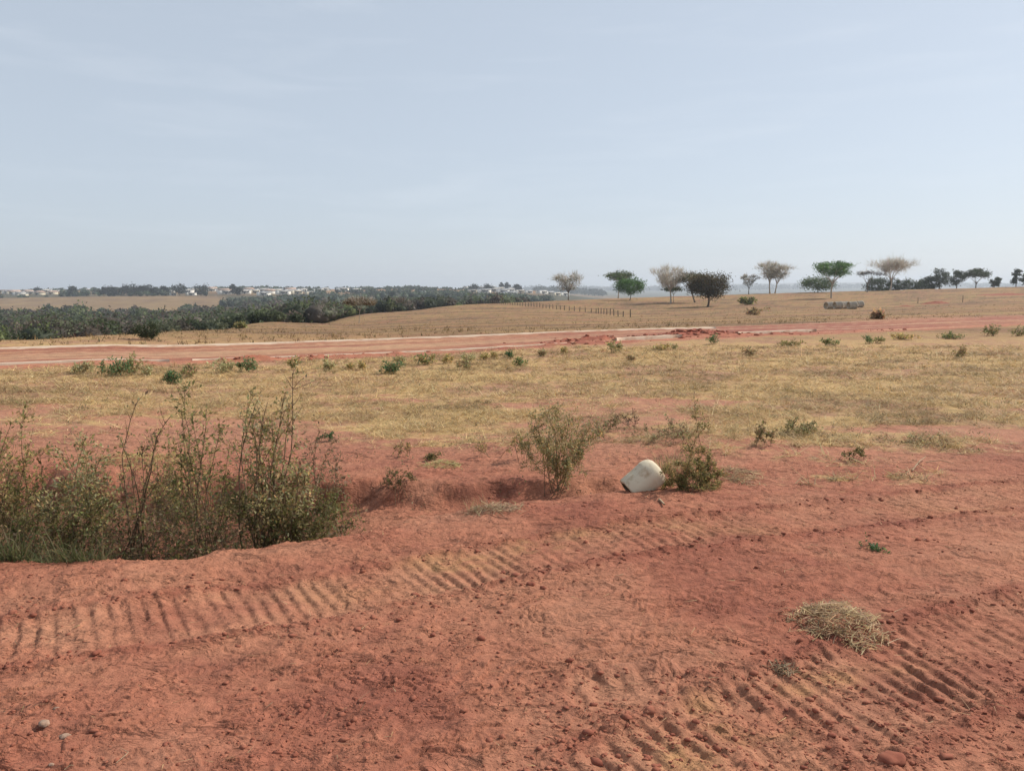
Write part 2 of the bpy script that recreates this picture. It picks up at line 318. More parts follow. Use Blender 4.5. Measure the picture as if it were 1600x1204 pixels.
# ------------------------------------------------------------------ materials
def new_mat(name):
    m = bpy.data.materials.new(name); m.use_nodes = True
    t = m.node_tree; t.nodes.clear(); return m, t
def soil_material(name, bump1, bump2, scale1, scale2, rough=.95, crust=None):
    m, t = new_mat(name); N = t.nodes.new; L = t.links.new
    out = N('ShaderNodeOutputMaterial'); b = N('ShaderNodeBsdfPrincipled')
    b.inputs['Roughness'].default_value = rough; b.inputs['Specular IOR Level'].default_value = .15
    at = N('ShaderNodeAttribute'); at.attribute_name = 'Col'
    tc = N('ShaderNodeTexCoord')
    n1 = N('ShaderNodeTexNoise'); n1.inputs['Scale'].default_value = scale1; n1.inputs['Detail'].default_value = 6; n1.inputs['Roughness'].default_value = .65
    n2 = N('ShaderNodeTexNoise'); n2.inputs['Scale'].default_value = scale2; n2.inputs['Detail'].default_value = 4; n2.inputs['Roughness'].default_value = .7
    L(tc.outputs['Object'], n1.inputs['Vector']); L(tc.outputs['Object'], n2.inputs['Vector'])
    r = N('ShaderNodeMapRange'); r.inputs[1].default_value = .25; r.inputs[2].default_value = .75; r.inputs[3].default_value = .72; r.inputs[4].default_value = 1.24
    L(n1.outputs['Fac'], r.inputs[0])
    r2 = N('ShaderNodeMapRange'); r2.inputs[1].default_value = .25; r2.inputs[2].default_value = .75; r2.inputs[3].default_value = .84; r2.inputs[4].default_value = 1.15
    L(n2.outputs['Fac'], r2.inputs[0])
    mu = N('ShaderNodeMath'); mu.operation = 'MULTIPLY'; L(r.outputs[0], mu.inputs[0]); L(r2.outputs[0], mu.inputs[1])
    mx = N('ShaderNodeVectorMath'); mx.operation = 'SCALE'; L(at.outputs['Color'], mx.inputs[0]); L(mu.outputs[0], mx.inputs['Scale'])
    L(mx.outputs[0], b.inputs['Base Color'])
    bp = N('ShaderNodeBump'); bp.inputs['Distance'].default_value = bump1; bp.inputs['Strength'].default_value = 1; L(n1.outputs['Fac'], bp.inputs['Height'])
    bp2 = N('ShaderNodeBump'); bp2.inputs['Distance'].default_value = bump2; bp2.inputs['Strength'].default_value = 1; L(n2.outputs['Fac'], bp2.inputs['Height'])
    L(bp.outputs[0], bp2.inputs['Normal']); last = bp2
    for (fs, lev, dist, thr) in (crust or []):
        mp = N('ShaderNodeMapping'); mp.inputs['Scale'].default_value = (1, 1.7, 1); L(tc.outputs['Object'], mp.inputs[0])
        nn = N('ShaderNodeTexNoise'); nn.inputs['Scale'].default_value = fs; nn.inputs['Detail'].default_value = 3; nn.inputs['Roughness'].default_value = .55; nn.inputs['Distortion'].default_value = .35
        L(mp.outputs[0], nn.inputs['Vector'])
        ml = N('ShaderNodeMath'); ml.operation = 'MULTIPLY'; ml.inputs[1].default_value = lev; L(nn.outputs['Fac'], ml.inputs[0])
        fr = N('ShaderNodeMath'); fr.operation = 'FRACT'; L(ml.outputs[0], fr.inputs[0])
        rp = N('ShaderNodeValToRGB'); e = rp.color_ramp.elements; e[0].position = 0; e[0].color = (0, 0, 0, 1); e[1].position = .07; e[1].color = (1, 1, 1, 1)
        e2 = rp.color_ramp.elements.new(1.0); e2.color = (0, 0, 0, 1); L(fr.outputs[0], rp.inputs[0])
        nm_ = N('ShaderNodeTexNoise'); nm_.inputs['Scale'].default_value = fs * 1.4; nm_.inputs['Detail'].default_value = 3; L(tc.outputs['Object'], nm_.inputs['Vector'])
        mr = N('ShaderNodeMapRange'); mr.inputs[1].default_value = thr; mr.inputs[2].default_value = thr + .08; L(nm_.outputs['Fac'], mr.inputs[0])
        hm = N('ShaderNodeMath'); hm.operation = 'MULTIPLY'; L(rp.outputs[0], hm.inputs[0]); L(mr.outputs[0], hm.inputs[1])
        bb = N('ShaderNodeBump'); bb.inputs['Distance'].default_value = dist; bb.inputs['Strength'].default_value = 1; L(hm.outputs[0], bb.inputs['Height']); L(last.outputs[0], bb.inputs['Normal']); last = bb
    L(last.outputs[0], b.inputs['Normal']); L(b.outputs[0], out.inputs[0])
    return m
M_TRACK = soil_material('red_soil', .012, .006, 18, 90, crust=[(4.0, 13, .009, .49), (11.0, 10, .0035, .47)])
M_FIELD = soil_material('litter_soil', .03, .012, 6, 30)
M_ROAD = soil_material('road_soil', .03, .01, 4, 22)
M_HILL = soil_material('dry_pasture', .12, .04, 1.6, 7)
M_FAR = soil_material('far_ground', .6, .2, .06, .3)
def leaf_material(name, transl=.35, rough=.6):
    m, t = new_mat(name); N = t.nodes.new; L = t.links.new
    out = N('ShaderNodeOutputMaterial'); b = N('ShaderNodeBsdfPrincipled'); tr = N('ShaderNodeBsdfTranslucent'); mx = N('ShaderNodeMixShader')
    at = N('ShaderNodeAttribute'); at.attribute_name = 'Col'
    tc = N('ShaderNodeTexCoord'); n = N('ShaderNodeTexNoise'); n.inputs['Scale'].default_value = 9; n.inputs['Detail'].default_value = 3
    L(tc.outputs['Object'], n.inputs['Vector'])
    r = N('ShaderNodeMapRange'); r.inputs[1].default_value = .3; r.inputs[2].default_value = .7; r.inputs[3].default_value = .78; r.inputs[4].default_value = 1.22; L(n.outputs['Fac'], r.inputs[0])
    sc = N('ShaderNodeVectorMath'); sc.operation = 'SCALE'; L(at.outputs['Color'], sc.inputs[0]); L(r.outputs[0], sc.inputs['Scale'])
    L(sc.outputs[0], b.inputs['Base Color']); L(sc.outputs[0], tr.inputs['Color'])
    b.inputs['Roughness'].default_value = rough; b.inputs['Specular IOR Level'].default_value = .25
    mx.inputs[0].default_value = transl; L(b.outputs[0], mx.inputs[1]); L(tr.outputs[0], mx.inputs[2]); L(mx.outputs[0], out.inputs[0])
    return m
M_LEAF = leaf_material('leaf', .45); M_STRAW = leaf_material('straw', .22, .7)
def plain_material(name, c1, c2, scale, rough=.9, bump=.01, contrast=(.35, .65)):
    m, t = new_mat(name); N = t.nodes.new; L = t.links.new
    out = N('ShaderNodeOutputMaterial'); b = N('ShaderNodeBsdfPrincipled'); b.inputs['Roughness'].default_value = rough; b.inputs['Specular IOR Level'].default_value = .2
    tc = N('ShaderNodeTexCoord'); n = N('ShaderNodeTexNoise'); n.inputs['Scale'].default_value = scale; n.inputs['Detail'].default_value = 6; n.inputs['Roughness'].default_value = .65
    L(tc.outputs['Object'], n.inputs['Vector'])
    r = N('ShaderNodeValToRGB'); r.color_ramp.elements[0].position = contrast[0]; r.color_ramp.elements[1].position = contrast[1]
    r.color_ramp.elements[0].color = (*c1, 1); r.color_ramp.elements[1].color = (*c2, 1)
    L(n.outputs['Fac'], r.inputs[0]); L(r.outputs[0], b.inputs['Base Color'])
    bp = N('ShaderNodeBump'); bp.inputs['Distance'].default_value = bump; L(n.outputs['Fac'], bp.inputs['Height']); L(bp.outputs[0], b.inputs['Normal']); L(b.outputs[0], out.inputs[0])
    return m
M_KERB = plain_material('kerb_concrete', (.38, .22, .14), (.58, .45, .335), 1.3, .9, .01, (.30, .50))
M_CONC = plain_material('pale_concrete', (.42, .30, .18), (.64, .55, .40), 9, .9, .008, (.33, .47))
M_CONCD = plain_material('pipe_inside', (.20, .14, .09), (.30, .22, .15), 12)
M_RING = plain_material('ring_concrete', (.30, .25, .19), (.46, .40, .32), 3)
M_BARKP = plain_material('pale_bark', (.30, .24, .18), (.46, .39, .31), 5, .9, .02)
M_BARKD = plain_material('dark_bark', (.07, .05, .035), (.15, .11, .08), 5, .9, .02)
M_TWIG = plain_material('shrub_twig', (.10, .065, .04), (.22, .155, .09), 20, .9, .001)
M_WOOD = plain_material('weathered_post', (.10, .075, .05), (.19, .15, .11), 4)
M_WALLW = plain_material('white_wall', (.62, .58, .50), (.80, .77, .70), .3)
M_WALLC = plain_material('cream_wall', (.55, .47, .33), (.70, .62, .47), .3)
M_ROOFT = plain_material('clay_roof', (.38, .25, .19), (.52, .40, .33), .6)
M_ROOFG = plain_material('grey_roof', (.38, .38, .39), (.58, .58, .58), .6)
M_DARK = plain_material('window_dark', (.03, .035, .04), (.07, .075, .08), 1, .3)
M_STONE = plain_material('pale_stone', (.26, .15, .10), (.40, .29, .215), 30, .9, .004)
M_CLOD = plain_material('soil_clod', (.21, .064, .040), (.32, .120, .072), 9, .95, .006)
M_STICK = plain_material('dry_stick', (.30, .20, .12), (.46, .34, .22), 30)

# ------------------------------------------------------------------ object helpers
def mesh_np(name, V, faces, mat, col=None, smooth=False):
    """V (n,3); faces: list of (m,k) int arrays; col (n,3) albedo per vertex"""
    me = bpy.data.meshes.new(name)
    V = np.ascontiguousarray(V, dtype=np.float32)
    faces = [np.asarray(f, dtype=np.int32) for f in faces if len(f)]
    me.vertices.add(len(V)); me.vertices.foreach_set('co', V.ravel())
    tot = sum(f.size for f in faces); me.loops.add(tot)
    me.loops.foreach_set('vertex_index', np.concatenate([f.ravel() for f in faces]))
    cnt = np.concatenate([np.full(len(f), f.shape[1], np.int32) for f in faces])
    st = np.zeros(len(cnt), np.int32); st[1:] = np.cumsum(cnt)[:-1]
    me.polygons.add(len(cnt)); me.polygons.foreach_set('loop_start', st)
    if smooth: me.polygons.foreach_set('use_smooth', np.ones(len(cnt), bool))
    me.update(calc_edges=True)
    if col is not None:
        a = me.color_attributes.new('Col', 'FLOAT_COLOR', 'POINT')
        c = np.ones((len(V), 4), np.float32); c[:, :3] = col; a.data.foreach_set('color', c.ravel())
    if mat: me.materials.append(mat)
    return me
def link(name, me, parent=None, loc=None):
    o = bpy.data.objects.new(name, me); COL.objects.link(o)
    if parent: o.parent = parent
    if loc is not None: o.location = loc
    return o
def tag(o, label=None, cat=None, group=None, kind=None):
    if label: o['label'] = label
    if cat: o['category'] = cat
    if group: o['group'] = group
    if kind: o['kind'] = kind
    return o
def empty(name, loc):
    o = bpy.data.objects.new(name, None); COL.objects.link(o); o.location = loc; o.empty_display_size = .1; return o

import bmesh
def ico(sub):
    bm = bmesh.new(); bmesh.ops.create_icosphere(bm, subdivisions=sub, radius=1.0)
    V = np.array([v.co[:] for v in bm.verts]); T = np.array([[v.index for v in f.verts] for f in bm.faces]); bm.free(); return V, T

class MB:                                    # collects triangles/quads with colours
    def __init__(s): s.v = []; s.q = []; s.t = []; s.c = []; s.n = 0
    def add(s, V, quads=None, tris=None, col=(.5, .5, .5)):
        V = np.asarray(V, float); s.v.append(V)
        c = np.asarray(col, float)
        s.c.append(np.broadcast_to(c, V.shape).copy() if c.ndim == 1 else c)
        if quads is not None and len(quads): s.q.append(np.asarray(quads) + s.n)
        if tris is not None and len(tris): s.t.append(np.asarray(tris) + s.n)
        s.n += len(V)
    def mesh(s, name, mat, smooth=False):
        f = []
        if s.q: f.append(np.concatenate(s.q))
        if s.t: f.append(np.concatenate(s.t))
        return mesh_np(name, np.concatenate(s.v), f, mat, np.concatenate(s.c), smooth)
    def tube(s, pts, r0, r1, sides=5, col=(.3, .2, .1)):
        pts = np.asarray(pts, float); n = len(pts)
        d = np.gradient(pts, axis=0); d /= np.linalg.norm(d, axis=1)[:, None] + 1e-9
        ref = np.where(np.abs(d[:, 2:3]) > .9, [[1., 0, 0]], [[0, 0, 1.]])
        a = np.cross(d, ref); a /= np.linalg.norm(a, axis=1)[:, None] + 1e-9; b = np.cross(d, a)
        r = np.linspace(r0, r1, n)[:, None, None] if np.isscalar(r0) else np.asarray(r0)[:, None, None]
        th = np.arange(sides) * 2 * math.pi / sides
        V = pts[:, None, :] + r * (np.cos(th)[None, :, None] * a[:, None, :] + np.sin(th)[None, :, None] * b[:, None, :])
        i = np.arange(n - 1)[:, None] * sides; j = np.arange(sides)[None, :]; k = (j + 1) % sides
        Q = np.stack([i + j, i + k, i + sides + k, i + sides + j], -1).reshape(-1, 4)
        s.add(V.reshape(-1, 3), quads=Q, col=col)
    def leaves(s, P, D, L, wid, col, rng, fold=.25):
        """pointed leaf quads at P along D (unit), length L, width ratio wid"""
        n = len(P)
        if not n: return
        up = rng.normal(size=(n, 3)); side = np.cross(D, up); side /= np.linalg.norm(side, axis=1)[:, None] + 1e-9
        nor = np.cross(side, D); L = np.asarray(L).reshape(-1, 1)
        mid = P + D * L * .45 + nor * L * fold * rng.uniform(-.4, .4, (n, 1))
        V = np.stack([P, mid + side * L * wid * .5, P + D * L, mid - side * L * wid * .5], 1)
        Q = np.arange(n * 4).reshape(n, 4)
        s.add(V.reshape(-1, 3), quads=Q, col=np.repeat(col, 4, 0))
    def blades(s, P, D, L, w, col, rng, droop=.0):
        n = len(P); side = np.cross(D, np.array([0, 0, 1.])) + rng.normal(scale=.35, size=(n, 3)); side /= np.linalg.norm(side, axis=1)[:, None] + 1e-9
        L = np.asarray(L).reshape(-1, 1); w = np.asarray(w).reshape(-1, 1)
        if droop:
            m = P + D * L * .55; e = P + D * L; e[:, 2] -= (L[:, 0] * droop * rng.uniform(.2, 1, n))
            V = np.stack([P - side * w * .5, P + side * w * .5, m + side * w * .35, m - side * w * .35, e], 1)
            b = np.arange(n)[:, None] * 5
            s.add(V.reshape(-1, 3), quads=b + np.array([0, 1, 2, 3]), tris=b + np.array([3, 2, 4]), col=np.repeat(col, 5, 0))
        else:
            V = np.stack([P - side * w * .5, P + side * w * .5, P + D * L], 1)
            s.add(V.reshape(-1, 3), tris=np.arange(n * 3).reshape(n, 3), col=np.repeat(col, 3, 0))
def pick(rng, cols, n, jit=.18):
    cols = np.asarray(cols, float); c = cols[rng.integers(0, len(cols), n)]
    return np.clip(c * rng.uniform(1 - jit, 1 + jit, (n, 1)) * rng.uniform(1 - jit * .4, 1 + jit * .4, (n, 3)), 0, 1)
def unit(v): return v / (np.linalg.norm(v, axis=-1, keepdims=True) + 1e-9)

# ------------------------------------------------------------------ ground sheets
def build_ground():
    rows = [1.15, 1.35, 1.55]
    rows += list(unproj(800, np.arange(1440, 572, -1.4))[1])
    rows += list(unproj(800, np.arange(572, 464, -.8))[1])
    y = rows[-1]
    while y < 7400: y *= 1.045; rows.append(y)
    rows = np.array(rows)
    so = np.concatenate([np.linspace(-1.5, -.78, 22)[:-1], np.linspace(-.78, .78, 800), np.linspace(.78, 1.5, 22)[1:]])
    Yg, Sg = np.meshgrid(rows, so, indexing='ij'); Xg = Sg * (Yg + .5)
    X = Xg.ravel(); Y = Yg.ravel()
    z, d = terrain(X, Y, True)
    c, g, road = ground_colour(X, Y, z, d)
    V = np.stack([X, Y, z], 1)
    nr, nc = Yg.shape
    i = np.arange(nr - 1)[:, None] * nc; j = np.arange(nc - 1)[None, :]
    Q = np.stack([i + j, i + j + 1, i + nc + j + 1, i + nc + j], -1).reshape(-1, 4)
    fx = X[Q].mean(1); fy = Y[Q].mean(1); fpx = d['px'][Q].mean(1); fq = d['q'][Q].mean(1)
    yb = unproj(800, np.interp(fpx, B_X, B_Y))[1]
    reg = np.where(fy < yb, 0, np.where((fq < -1.0), 1, np.where(fq < ROADW + .9, 2, np.where(fy < 270, 3, 4))))
    reg = np.where((fy > 60) & (reg == 2), 3, reg); reg = np.where((reg == 1) & (fy > 45), 3, reg)
    for k, (nm, mat, lab) in enumerate([('dirt_track', M_TRACK, 'bare red soil track with wheel marks'), ('field', M_FIELD, 'flat field of dry straw coloured grass'),
                                  ('dirt_road', M_ROAD, 'unpaved orange red street bed'), ('hillside', M_HILL, 'dry pasture slope beyond the street'), ('terrain', M_FAR, 'valley and far country')]):
        q = Q[reg == k]
        if not len(q): continue
        ids, inv = np.unique(q, return_inverse=True)
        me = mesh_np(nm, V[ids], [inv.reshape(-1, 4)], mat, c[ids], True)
        tag(link(nm, me), lab, kind='structure')
    # the same track carries on behind and beside the camera
    bx = np.linspace(-45, 45, 61); by = np.linspace(-45, 1.2, 34)
    BX, BY = np.meshgrid(bx, by, indexing='ij'); bz = -.05 + .04 * fbm(BX * .5, BY * .5, 3, 3)
    n2 = len(by); i = np.arange(60)[:, None] * n2; j = np.arange(n2 - 1)[None, :]
    q2 = np.stack([i + j, i + n2 + j, i + n2 + j + 1, i + j + 1], -1).reshape(-1, 4)
    vv = np.stack([BX.ravel(), BY.ravel(), bz.ravel()], 1)
    me = mesh_np('ground', vv, [q2], M_TRACK, np.broadcast_to(RED, vv.shape), True)
    tag(link('ground', me), 'bare red soil behind the camera', kind='structure')
build_ground()

# ------------------------------------------------------------------ kerbs
def kerb_run(pts_px, label, flip=False, seed=0, lift=0.):
    pl = polyline(pts_px)
    if pts_px[0][0] == 0: pl = np.concatenate([[pl[0] - RD * 14], pl])
    rng = np.random.default_rng(seed)
    L = np.concatenate([[0], np.cumsum(np.hypot(*np.diff(pl, axis=0).T))])
    n = max(8, int(L[-1] / .28)); t = np.linspace(0, L[-1], n)
    x = np.interp(t, L, pl[:, 0]); y = np.interp(t, L, pl[:, 1])
    dx, dy = np.gradient(x), np.gradient(y); l = np.hypot(dx, dy); nx, ny = -dy / l, dx / l
    if flip: nx, ny = -nx, -ny               # normal points to the road side
    prof = [(-.11, -.15), (-.11, .030), (-.095, .042), (-.02, .042), (.0, .030), (.012, .002), (.10, -.006), (.12, -.02), (.12, -.15)]
    z0 = base_z(x, y)
    V = []
    jit = np.cumsum(rng.normal(0, .004, n)); jit -= np.linspace(0, jit[-1], n)
    zj = rng.normal(0, .003, n)
    for a, b in prof:
        V.append(np.stack([x + nx * (a + jit), y + ny * (a + jit), z0 + b + lift + zj], 1))
    V = np.stack(V, 1).reshape(-1, 3); k = len(prof)
    i = np.arange(n - 1)[:, None] * k; j = np.arange(k - 1)[None, :]
    Q = np.stack([i + j, i + j + 1, i + k + j + 1, i + k + j], -1).reshape(-1, 4)
    org = np.array([x[0], y[0], z0[0]])
    me = mesh_np('kerb', V - org, [Q, np.array([list(range(k))]), np.array([[(n - 1) * k + c for c in range(k - 1, -1, -1)]])], M_KERB)
    return tag(link('kerb', me, loc=org), label, 'kerb', 'concrete kerbs along the dirt road')
kerb_run([(0, 545.5), (560, 526.5), (1118, 511)], 'long pale kerb along the far side of the dirt road', True, 1)
kerb_run([(0, 569.5), (264, 558.5)], 'pale near side kerb at the left edge, in front of the road', False, 2)
kerb_run([(300, 557.3), (560, 547.8), (800, 538.5), (905, 534.5)], 'middle near side kerb, partly buried under red spoil', False, 3)
kerb_run([(960, 532.6), (1062, 527.6)], 'short pale kerb piece left of the red soil heap', False, 4, .07)
kerb_run([(1150, 523), (1272, 518)], 'short pale kerb piece right of the red soil heap', False, 5, .06)

# ------------------------------------------------------------------ trees
def tree(name, label, px, py, hpx, wpx, leaf, bark, nclump=40, nleaf=60, lsize=1.1, trunk=.4, rz=.22, cz=None, lean=0., umbrella=True,
         bare=0, limbs=6, seed=1, ymin=3, Y=None, group=None, cat='tree', clump=.16, trunk_r=.020, twigcol=(.44, .39, .32), xoff=0, vase=0):
    rng = np.random.default_rng(seed)
    if Y is None: x, y = ground_hit(px, py, ymin, 290 if ymin < 300 else 1400)
    else: y = Y; x = (px - 800.0) / F * y / CP
    z = tz(x, y); m = y / F / CP
    H = hpx * m; Wd = wpx * m * .5
    if Y is not None: H = (CAMH + y * tan_of(py - hpx)) - z
    th = trunk * H; rzm = rz * H; czm = (cz * H) if cz else H - rzm
    B = MB(); Lf = MB()
    top = np.array([lean * Wd * .4, 0, th])
    ts = np.linspace(0, 1, 6)[:, None]
    tp = top * ts + np.array([1, .5, 0]) * (np.sin(ts * 3) * .02 * H * rng.normal())
    B.tube(tp, [trunk_r * H * (1.5 if k == 0 else 1.1 - .08 * k) for k in range(6)], None, 6)
    cc = np.array([lean * Wd * .5 + xoff * Wd, 0, czm])
    # clump centres
    d = unit(rng.normal(size=(nclump, 3)))
    if umbrella: d[:, 2] = np.abs(d[:, 2]) * .9 - .12
    r = rng.uniform(.35, 1, nclump) ** .55
    cen = cc + d * r[:, None] * np.array([Wd * .88, Wd * .88, rzm * .85])
    if vase:
        uu = rng.random(nclump) ** 1.3; aa = rng.uniform(0, 2 * math.pi, nclump); rq = np.sqrt(rng.uniform(.05, 1, nclump)) * Wd * (1 - .62 * uu)
        dome = (1 - (rq / Wd) ** 2) * .12 * H
        cen = np.stack([lean * Wd * .5 + np.cos(aa) * rq * .9, np.sin(aa) * rq * .9, H * (.90 - vase * uu) - .10 * H + dome], 1)
    # limbs
    lim = []
    for k in range(limbs):
        a = 2 * math.pi * (k + rng.uniform(-.3, .3)) / limbs
        e = cc + np.array([math.cos(a) * Wd * .62, math.sin(a) * Wd * .62, rzm * rng.uniform(-.25, .35)])
        s0 = tp[-1] * rng.uniform(.78, 1.0)
        t = np.linspace(0, 1, 7)[:, None]
        c1 = s0 + (e - s0) * np.array([.35, .35, .6])
        pth = (1 - t) ** 2 * s0 + 2 * t * (1 - t) * c1 + t ** 2 * e + rng.normal(0, .012 * H, (7, 3)) * t
        B.tube(pth, trunk_r * H * .55, trunk_r * H * .16, 5); lim.append(pth)
    allp = np.concatenate([l[2:] for l in lim] + [tp[-2:]])
    for c in cen:
        k = np.argmin(np.linalg.norm(allp - c, axis=1) + .15 * Wd * rng.random(len(allp)))
        s0 = allp[k]; t = np.linspace(0, 1, 4)[:, None]
        mid = (s0 + c) / 2 + np.array([0, 0, -.1 * abs(c[2] - s0[2])])
        B.tube((1 - t) ** 2 * s0 + 2 * t * (1 - t) * mid + t ** 2 * c, trunk_r * H * .18, trunk_r * H * .07, 4)
    cr = clump * 2 * Wd
    if nleaf:
        n = nclump * nleaf
        k = rng.integers(0, nclump, n)
        off = rng.normal(size=(n, 3)) * np.array([cr, cr, cr * (.38 if umbrella else .7)]) * .5
        P_ = cen[k] + off
        tone = rng.uniform(.7, 1.25, nclump)[k]
        col = pick(rng, leaf, n, .22) * tone[:, None]
        D = unit(rng.normal(size=(n, 3)) + np.array([0, 0, -.2]))
        Lf.leaves(P_, D, rng.uniform(.7, 1.4, n) * lsize * m * 1.8, .7, col, rng)
    if bare:
        n = nclump * bare; k = rng.integers(0, nclump, n)
        P_ = cen[k] + rng.normal(size=(n, 3)) * np.array([cr, cr, cr * .5]) * .35
        D = unit((P_ - (cc - np.array([0, 0, rzm * 1.6]))) + rng.normal(size=(n, 3)) * .5 * Wd)
        Lf.blades(P_, D, rng.uniform(.5, 1.3, n) * cr * .9, rng.uniform(.35, .75, n) * m, pick(rng, [twigcol], n, .25), rng)
    root = empty(name, (x, y, z - .05))
    link('trunk', B.mesh('trunk', bark), root); link('crown', Lf.mesh('crown', M_LEAF), root)
    tag(root, label, cat, group); root.rotation_euler.z = 0
    return root
G_DK = [(.040, .054, .024), (.056, .070, .032), (.066, .078, .038)]
G_MD = [(.065, .10, .030), (.095, .130, .040), (.075, .11, .038)]
G_BR = [(.065, .140, .026), (.10, .19, .038), (.070, .145, .038)]
G_BN = [(.075, .062, .030), (.10, .080, .038), (.060, .058, .028), (.12, .075, .035)]
G_PL = [(.15, .15, .085), (.20, .19, .12), (.11, .12, .06)]
G_OL = [(.085, .082, .035), (.11, .10, .045), (.07, .075, .03)]
GT = 'scattered trees on the dry hillside'
tree('hillside_tree', 'pale thinly leaved spreading tree, leftmost of the hillside trees', 888, 469, 43, 52, G_PL, M_BARKD, 55, 22, .8, .30, .36, None, 0, True, 22, 8, 11, group=GT, vase=.55)
tree('hillside_tree', 'tall pale trunked tree with flat green top behind the round green tree', 966, 464.5, 45, 48, G_MD, M_BARKP, 34, 80, 1.0, .5, .26, None, .1, True, 4, 6, 12, group=GT, vase=.30)
tree('hillside_tree', 'short bright green round tree with dark trunk', 984, 469, 34, 50, G_BR, M_BARKD, 55, 85, 1.0, .30, .36, None, 0, False, 0, 6, 13, group=GT)
tree('hillside_tree', 'nearly leafless pale tree left of the dark brown tree', 1048, 473.5, 58, 62, [(.30, .27, .22)], M_BARKP, 60, 3, .7, .38, .36, None, -.15, True, 44, 8, 14, group=GT, vase=.5)
tree('hillside_tree', 'small dark green tree under the nearly leafless pale tree', 1053, 472, 26, 36, G_DK, M_BARKP, 22, 60, .9, .5, .30, None, -.1, True, 0, 5, 15, group=GT)
tree('hillside_tree', 'olive brown tree between the leafless pale tree and the dark tree', 1086, 472.5, 52, 62, G_OL, M_BARKD, 52, 75, 1.0, .38, .36, None, -.5, True, 4, 6, 16, group=GT)
tree('hillside_tree', 'broad dense dark brown tree, widest crown on the hillside', 1106, 479, 55, 66, G_BN, M_BARKD, 110, 110, 1.0, .30, .38, None, .05, False, 0, 8, 17, group=GT, trunk_r=.028)
tree('hillside_tree', 'small thin open tree left of the pale twin trees', 1170, 456.5, 31, 32, [(.11, .12, .08), (.14, .14, .10)], M_BARKD, 28, 26, .8, .28, .38, None, 0, True, 16, 7, 18, group=GT, vase=.45)
tree('hillside_tree', 'left of two tall pale vase shaped trees', 1203, 457, 51, 46, G_PL, M_BARKP, 44, 20, .75, .36, .28, None, -.15, True, 34, 7, 19, group=GT, vase=.45)
tree('hillside_tree', 'right of two tall pale vase shaped trees', 1211, 457, 47, 48, G_PL, M_BARKP, 38, 16, .75, .34, .28, None, .3, True, 34, 7, 20, group=GT, vase=.42)
tree('hillside_tree', 'rounded olive green tree left of the layered green tree', 1270, 454, 22, 52, G_MD, M_BARKD, 60, 70, .9, .2, .42, None, 0, False, 2, 7, 21, Y=235, group=GT)
tree('hillside_tree', 'tall green tree with flat layered crown behind the concrete pipes', 1299, 465.5, 61, 70, G_BR, M_BARKP, 46, 100, 1.05, .42, .30, .68, .1, True, 0, 7, 22, group=GT, clump=.14, vase=.36)
tree('hillside_tree', 'dark sparse tree with flat layers left of the pale umbrella tree', 1346, 451, 31, 44, [(.035, .035, .03), (.05, .045, .04)], M_BARKD, 18, 40, .8, .35, .24, None, 0, True, 4, 6, 23, Y=225, group=GT)
tree('hillside_tree', 'pale leafless umbrella shaped tree with forked trunk', 1391, 451, 49, 68, [(.24, .20, .15), (.30, .25, .19)], M_BARKP, 60, 9, .7, .34, .20, None, .05, True, 44, 8, 24, group=GT, vase=.30)
for k, (px, h, w, leaf, ncl, rz, cz, lab) in enumerate([
    (1362, 18, 36, G_DK, 44, .48, .52, 'dark round tree just left of the pale umbrella tree trunk'),
    (1386, 15, 26, G_DK, 30, .48, .52, 'low dark tree directly behind the pale umbrella tree trunk'),
    (1412, 13, 34, G_DK, 34, .48, .50, 'low dark bushy tree right of the pale umbrella tree'),
    (1434, 13, 28, G_DK, 30, .48, .50, 'low dark bushy tree left of the tall eucalyptus row'),
    (1442, 19, 20, G_DK, 24, .42, .55, 'narrow dark tree starting the tall row on the right skyline'),
    (1457, 30, 28, G_DK, 34, .36, .60, 'tall dark ragged tree, second in the row on the right skyline'),
    (1483, 28, 26, G_DK, 28, .34, .62, 'tall dark open tree left of the flat topped tree'),
    (1513, 32, 42, G_DK, 46, .38, .60, 'tall dark flat topped tree on the right skyline'),
    (1541, 15, 18, G_DK, 18, .36, .60, 'small dark tree standing alone right of the flat topped tree'),
    (1574, 28, 16, G_DK, 22, .38, .60, 'slim dark tree near the right edge of the skyline'),
    (1592, 24, 24, G_DK, 24, .38, .58, 'dark ragged tree at the right edge of the skyline')]):
    tree('skyline_tree', lab, px, 449.5 - (px - 1362) * .022, h + 1, w, leaf, M_BARKD, ncl, 62, .95, .35, rz, cz, 0, k in (7,), 0, 5, 60 + k, Y=285, group='dark trees on the right skyline', clump=.17)
tree('roadside_tree', 'dark green bushy tree beyond the far kerb at left', 227, 531, 31, 40, G_DK, M_BARKD, 46, 80, .95, .18, .44, .55, .2, False, 2, 6, 31)
tree('umbrella_tree', 'lone thin umbrella tree with brown crown on the left slope', 561, 504.5, 43, 54, [(.15, .10, .05), (.19, .13, .06), (.12, .09, .045)], M_BARKP, 50, 70, .9, .5, .28, None, .1, True, 16, 6, 33, trunk_r=.013)
tree('round_tree', 'rounded reddish brown tree behind the left slope crest', 624, 484, 22, 36, [(.10, .065, .035), (.12, .075, .04)], M_BARKD, 44, 60, .9, .2, .44, .54, 0, False, 4, 6, 34, Y=225)
tree('valley_tree', 'dark tree at the near edge of the valley wood, left side', 112, 531, 28, 40, G_DK, M_BARKD, 44, 70, .9, .2, .42, .56, 0, False, 0, 6, 35, Y=70)
tree('valley_tree', 'light green round tree in the valley wood', 162, 528, 36, 50, [(.075, .085, .028), (.09, .10, .035)], M_BARKD, 50, 70, 1., .2, .42, .56, 0, False, 0, 6, 36, Y=105)

